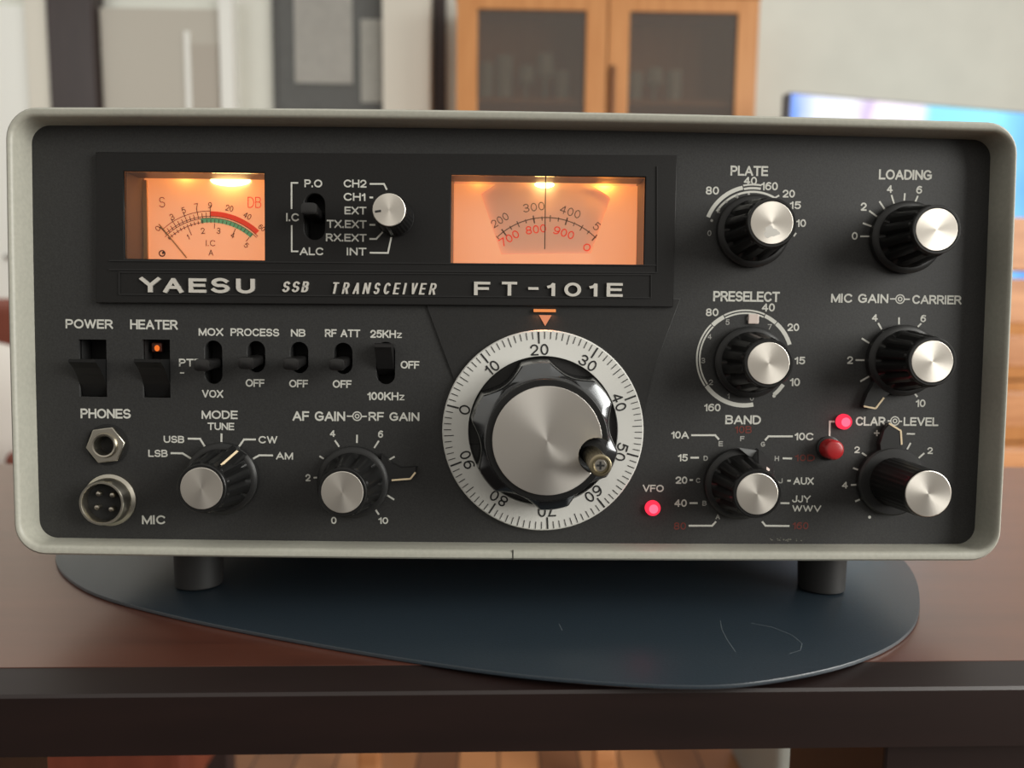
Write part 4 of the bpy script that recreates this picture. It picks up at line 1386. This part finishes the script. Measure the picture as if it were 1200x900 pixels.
pale_line(kb, [u * 8.6 - s * 0.4 + Vector((0, -15.6, 0)), u * 9.6 - s * 0.4 + Vector((0, -14.0, 0))], 1.4, M_PINK)
# clarifier knob: a plain knurled barrel
def barrel_knob(px, py, h, r, cap, skirt, n, y=PY, capm=M_CAP):
    x, z = at(px, py, y - h)
    loc = Vector((x, y, z)) * MM
    pr = [(skirt - 0.3, 0.3), (skirt, 0.6), (skirt, 2.4), (skirt - 0.6, 3.0), (r + 0.6, 3.2)]
    sk = obj('control_knob', lathe(pr, 64), M_SKIRT, R, loc, True)
    pb = [(r + 0.7, 3.0), (r + 0.6, 4.0), (r + 0.1, h - 2.2), (r, h - 1.0), (r - 0.2, h - 0.1), (cap + 0.15, h + 0.05), (cap + 0.05, h - 0.2)]
    obj('grip', lathe(pb, n * 4, lambda a, hh, k: 1 - (0.035 if 3.5 < hh < h - 1.5 else 0) * (0.5 + 0.5 * cos(n * a))), M_KNOB, sk, smooth=True)
    cp = obj('cap', lathe([(cap, h - 0.3), (cap, h + 0.05), (cap - 0.2, h + 0.15)], 64), capm, sk)
    cp['label'] = 'spun aluminium cap'
    return sk


kc = barrel_knob(1087.7, 578.7, 25, 8.0, 7.6, 12.3, 30)
ring_lever(kc, [(1036, 504), (1042, 496.5), (1056.5, 504), (1057.5, 522), (1064, 545), (1034, 545), (1031, 520)], [(1041.5, 496), (1055.5, 504.7), (1056.5, 521)])
kh = barrel_knob(456, 246, 16, 5.75, 5.35, 6.4, 30, EY)
pale_line(kh, [Vector((-4.6, -16.1, -0.7)), Vector((-2.6, -16.1, -0.35))], 0.7, M_BLACK_INK)

# --- lamps and push button
def led(px, py, r):
    x, z = at(px, py, PY)
    o = obj('indicator_lamp', lathe([(r, 0), (r, 1.0), (r * 0.9, 1.7), (r * 0.62, 2.3)], 32), M_LED, R, Vector((x, PY, z)) * MM, True)
    obj('lamp_core', lathe([(r * 0.62, 2.25), (r * 0.45, 2.55), (r * 0.2, 2.75)], 24), M_LED_HOT, o, smooth=True)
    o['label'] = 'glowing red indicator lamp'
    d = lamp('indicator_glow', (0, -3.6, 0), 0.0005, 0.001, (1, 0.05, 0.1), o)


led(764.5, 595, 2.75)
led(988, 494, 2.75)
x, z = at(974.5, 526.5, PY - 3)
pb_ = obj('push_button', lathe([(4.3, 0.1), (4.3, 0.6), (4.1, 0.7)], 32), M_KNOB, R, Vector((x, PY, z)) * MM, True)
obj('button_cap', lathe([(3.5, 0.5), (3.5, 5.0), (3.1, 5.6), (2.4, 5.9)], 32), M_RED_BTN, pb_, smooth=True)['label'] = 'red button cap'

# --- jack and microphone socket
x, z = at(126.5, 521, PY)
jk = obj('headphone_jack', plate2d([circ(0, 0, 7.3, 48), circ(0, 0, 4.5, 40)], -0.25, 0.24), M_HOLE, R, Vector((x, PY, z)) * MM)
obj('hex_nut', plate2d([circ(0, 0, 6.85, 6, radians(8)), circ(0, 0, 4.2, 40)], -2.0, 1.8, 0.3), M_NICKEL, jk)['label'] = 'nickel hex nut'
obj('bushing', lathe([(4.3, 0.2), (4.3, 2.6), (4.0, 3.1), (3.5, 3.0), (3.25, 2.2), (3.2, -4)], 48, cap1=False), M_NICKEL, jk, smooth=True)
obj('contact_well', lathe([(3.3, -1.5), (3.0, -1.6)], 32), M_HOLE, jk)
x, z = at(118.5, 590, PY - 6.5)
mk = obj('microphone_socket', lathe([(9.2, 0.0), (9.2, 0.9), (8.6, 1.3), (8.1, 1.6), (7.8, 6.1), (7.5, 6.5), (6.9, 6.5), (6.7, 6.2), (6.65, 1.5)], 64, cap1=False), M_NICKEL, R, Vector((x, PY, z)) * MM, True)
obj('insert', lathe([(6.66, 2.6), (6.0, 2.7)], 48), M_HOLE, mk)
for px, py in ((114.8, 578.8), (131, 580.3), (113, 594.8), (129.7, 597)):
    X, Z = at(px, py, PY - 5)
    bm = lathe([(0.95, 2.5), (0.95, 4.6), (0.7, 5.0), (0.3, 5.15)], 16)
    obj('pin', bm, M_NICKEL, mk, Vector((X - x, 0, Z - z)) * MM, True)

# --- main tuning knob
DCX, DCZ = at(636.5, 505, PY - 2.4)
DL = Vector((DCX, PY, DCZ)) * MM
sD = scale_at(PY - 2.4)
RO = 119.0 * sD; RI = 88.5 * sD
prof = [(RO - 0.3, 0.6), (RO, 0.9), (RO, 1.9), (RO - 0.4, 2.3), (RI, 2.4), (RI - 0.1, 2.2), (RI - 0.1, 1.0)]
dial = obj('tuning_dial', lathe(prof, 128, cap1=False), M_RING, R, DL, True)
dial['label'] = 'silver ring graduated in black'
dp = bmesh.new()


def rad_quad(a, r0, r1, w, h=2.46):
    u = Vector((sin(a), cos(a))); n = Vector((cos(a), -sin(a))) * w / 2
    q = [u * r0 - n, u * r0 + n, u * r1 + n, u * r1 - n]
    # the dial's face falls slightly to its rim
    dp.faces.new([dp.verts.new((p.x, -h, p.y)) for p in q])


for i in range(100):
    a = radians(-3.4 + 3.6 * i)
    L_, w = ((15.0, 0.6) if i % 10 == 0 else ((12.5, 0.28) if i % 5 == 0 else (9.6, 0.27)))
    rad_quad(a, RO - 0.6 - (L_ - 1) * sD, RO - 0.6, w)
for n_ in range(10):
    val = str(n_ * 10)
    a = radians(-75.4 + 36 * n_)
    st, wd = strokes(val, 0.34)
    hh = 11.4 * sD; ww = (19.5 if len(val) > 1 else 9.4) * sD
    if val == '10': ww = 14.5 * sD
    kx = ww / wd
    rc = 95.8 * sD
    u = Vector((sin(a), cos(a))); t = Vector((cos(a), -sin(a)))
    def put(p, q, k):
        v = u * (rc + q) + t * p
        return (v.x, -2.47 - k, v.y)
    for P in st:
        pen(dp, [((p[0] - wd / 2) * kx, (p[1] - 0.5) * hh) for p in P], 0.28, put)
bmesh.ops.recalc_face_normals(dp, faces=dp.faces)
obj('dial_graduation', dp, M_BLACK_INK, dial)

KX, KZ = at(641.5, 517, PY - 26)
KL = Vector((KX, PY, KZ)) * MM
SC = [8 + 60 * i for i in range(6)]


def lobes(depth):
    def f(a, h, k):
        d = min(abs((math.degrees(a) - c + 180) % 360 - 180) for c in SC)
        t = max(0.0, 1 - (d / 19.0) ** 2)
        return 1 - depth[k] * t
    return f


prof = [(26.5, 1.2), (26.3, 2.5), (25.8, 6.0), (25.5, 10.0), (25.3, 12.6), (24.9, 13.8), (24.2, 14.3), (21.6, 14.9), (20.6, 15.4)]
tk = obj('tuning_knob', lathe(prof, 240, lobes([0.14, 0.14, 0.14, 0.135, 0.13, 0.13, 0.125, 0.04, 0.0])), M_CHROME, R, KL, True)
# upper drum with the finger dimple cut out of its rim
FX, FZ = at(698.6, 533.5, PY - 24)
fx, fz = FX - KX, FZ - KZ
FRr = 5.9


def bitten(Rr, r, n=96, m=28):
    d = math.hypot(fx, fz); base = atan2(fz, fx)
    if d + r <= Rr:
        return None
    ca = (d * d + Rr * Rr - r * r) / (2 * d * Rr)
    if ca >= 1: return None
    al = math.acos(ca)
    L = []
    for i in range(n + 1):
        a = base + al + (2 * pi - 2 * al) * i / n
        L.append((Rr * cos(a), Rr * sin(a)))
    p1 = L[-1]; p0 = L[0]
    b1 = atan2(p1[1] - fz, p1[0] - fx); b0 = atan2(p0[1] - fz, p0[0] - fx)
    # travel round the inside of the dimple
    while b0 > b1: b0 -= 2 * pi
    mid = (b0 + b1) / 2
    if math.hypot(fx + r * cos(mid), fz + r * sin(mid)) > Rr:
        b0 += 2 * pi
    for i in range(1, m):
        a = b1 + (b0 - b1) * i / m
        L.append((fx + r * cos(a), fz + r * sin(a)))
    return L


RD = 19.9
obj('drum', plate2d([bitten(RD, FRr)], -24.6, 10.0, 0.3), M_KNOB, tk)
CR = 17.75
obj('cap', plate2d([bitten(CR, FRr)], -25.4, 0.9, 0.12), M_CAP2, tk)['label'] = 'large spun aluminium cap'
SH = 40.0
SX, SZ = at(703.7, 545.7, PY - SH)
bm = lathe([(4.6, 15.0), (4.4, 16.2), (3.4, 16.4)], 32, cx=fx, cz=fz)
obj('dimple_floor', bm, M_HOLE, tk)
tx, tz_ = SX - KX, SZ - KZ
n = 28
bm = lathe([(2.9, 16.0), (3.15, 18.0), (3.2, SH - 1.2), (3.4, SH - 0.9), (3.4, SH - 0.1), (3.2, SH), (2.7, SH), (2.6, SH - 1.3)], n * 4,
           lambda a, h, k: 1 - (0.05 * (0.5 + 0.5 * cos(n * a)) if 17 < h < SH - 1 else 0), cx=tx, cz=tz_, cap1=True)
sp_ = obj('finger_spinner', bm, M_BRASS, tk, smooth=True)
sp_['label'] = 'knurled brass finger spinner'
bm = lathe([(2.1, SH - 1.3), (2.1, SH - 0.5), (1.7, SH - 0.1)], 28, cx=tx, cz=tz_)
sw = obj('screw', bm, M_STEEL, tk, smooth=True)
bm = bmesh.new()
bx(bm, tx - 1.25, tx + 1.25, -SH - 0.0, -SH + 0.12, tz_ - 0.33, tz_ + 0.33); bx(bm, tx - 0.33, tx + 0.33, -SH - 0.01, -SH + 0.11, tz_ - 1.25, tz_ + 1.25)
obj('screw_slot', bm, M_HOLE, sw)

# --- feet
def foot(x, y, h, r0, r1):
    bm = bmesh.new()
    prof = [(r0, 1.4), (r0, -1.0), (r1, -h + 0.4), (r1 - 0.4, -h)]
    loft(bm, [[(x + r * cos(2 * pi * i / 40), y + r * sin(2 * pi * i / 40), z) for i in range(40)] for r, z in prof], True, True)
    bmesh.ops.recalc_face_normals(bm, faces=bm.faces)
    obj('foot', bm, M_RUBBER, R, smooth=True)
for x_ in (-122.0, 123.5):
    foot(x_, 37.5, 21.45, 9.4, 8.8)
    foot(x_, 205, 11.1, 9.4, 8.6)

# --- small marks of wear
M_SCUFF = principled('chalky_scuff', (0.16, 0.155, 0.13), 0.9)
k = Ink(PY, 0.03)
for i in range(26):
    px, py = random.gauss(920, 9), random.gauss(632, 1.4)
    k.line([(px, py), (px + random.uniform(-2.5, 2.5), py + random.uniform(-1.2, 1.2))], random.uniform(0.5, 1.1))
k.build('scuff', M_SCUFF, panel)


def on_z(px, py, z):
    """A photo pixel -> world point on a horizontal plane."""
    m = cam.matrix_world
    d = m.to_3x3() @ Vector(((px - 600) / 900.0, -(py - 450) / 900.0, -1.0))
    o = m.translation
    return o + d * ((z - o.z) / d.z)


def scratch(name, lines, z, w, mat, parent):
    bm = bmesh.new()
    for L in lines:
        P = [on_z(px, py, z) for px, py in L]
        for i, (p, q) in enumerate(zip(P, P[1:])):
            d = (q - p).normalized(); n = Vector((-d.y, d.x, 0)) * w / 2
            bm.faces.new([bm.verts.new(v + Vector((0, 0, 0.000004 * i))) for v in (p - n, q - n, q + n, p + n)])
    bmesh.ops.recalc_face_normals(bm, faces=bm.faces)
    o = obj(name, bm, mat, None, mm=False)
    o.parent = parent
    o.matrix_parent_inverse = parent.matrix_world.inverted()
    return o


bpy.context.view_layer.update()
scratch('scratch', [[(844, 727), (846, 738), (853, 751), (862, 764)], [(880, 730), (905, 735), (928, 744), (940, 754), (938, 762), (925, 766)], [(655, 731), (659, 739)]],
        TABLE_Z + MAT_T + 0.00003, 0.0003, principled('mat_scratch', (0.085, 0.105, 0.12), 0.7), mat_o)
# dull smudge on the plate knob's cap
bm = bmesh.new()
o_ = kp.location / MM
n_ = 22
pts = []
for i in range(n_):
    a = 2 * pi * i / n_
    rr = 1 + 0.22 * sin(3 * a + 1) + 0.12 * sin(7 * a)
    x, z = at(903.5 + 8.5 * rr * cos(a), 272 + 6.5 * rr * sin(a), PY - 20.5)
    pts.append((x - o_.x, -20.54, z - o_.z))
bm.faces.new([bm.verts.new(p) for p in pts])
bmesh.ops.recalc_face_normals(bm, faces=bm.faces)
obj('smudge', bm, principled('dull_smudge', (0.50, 0.485, 0.45), 0.55, 0.8), kp)['label'] = 'dull grey smudge'
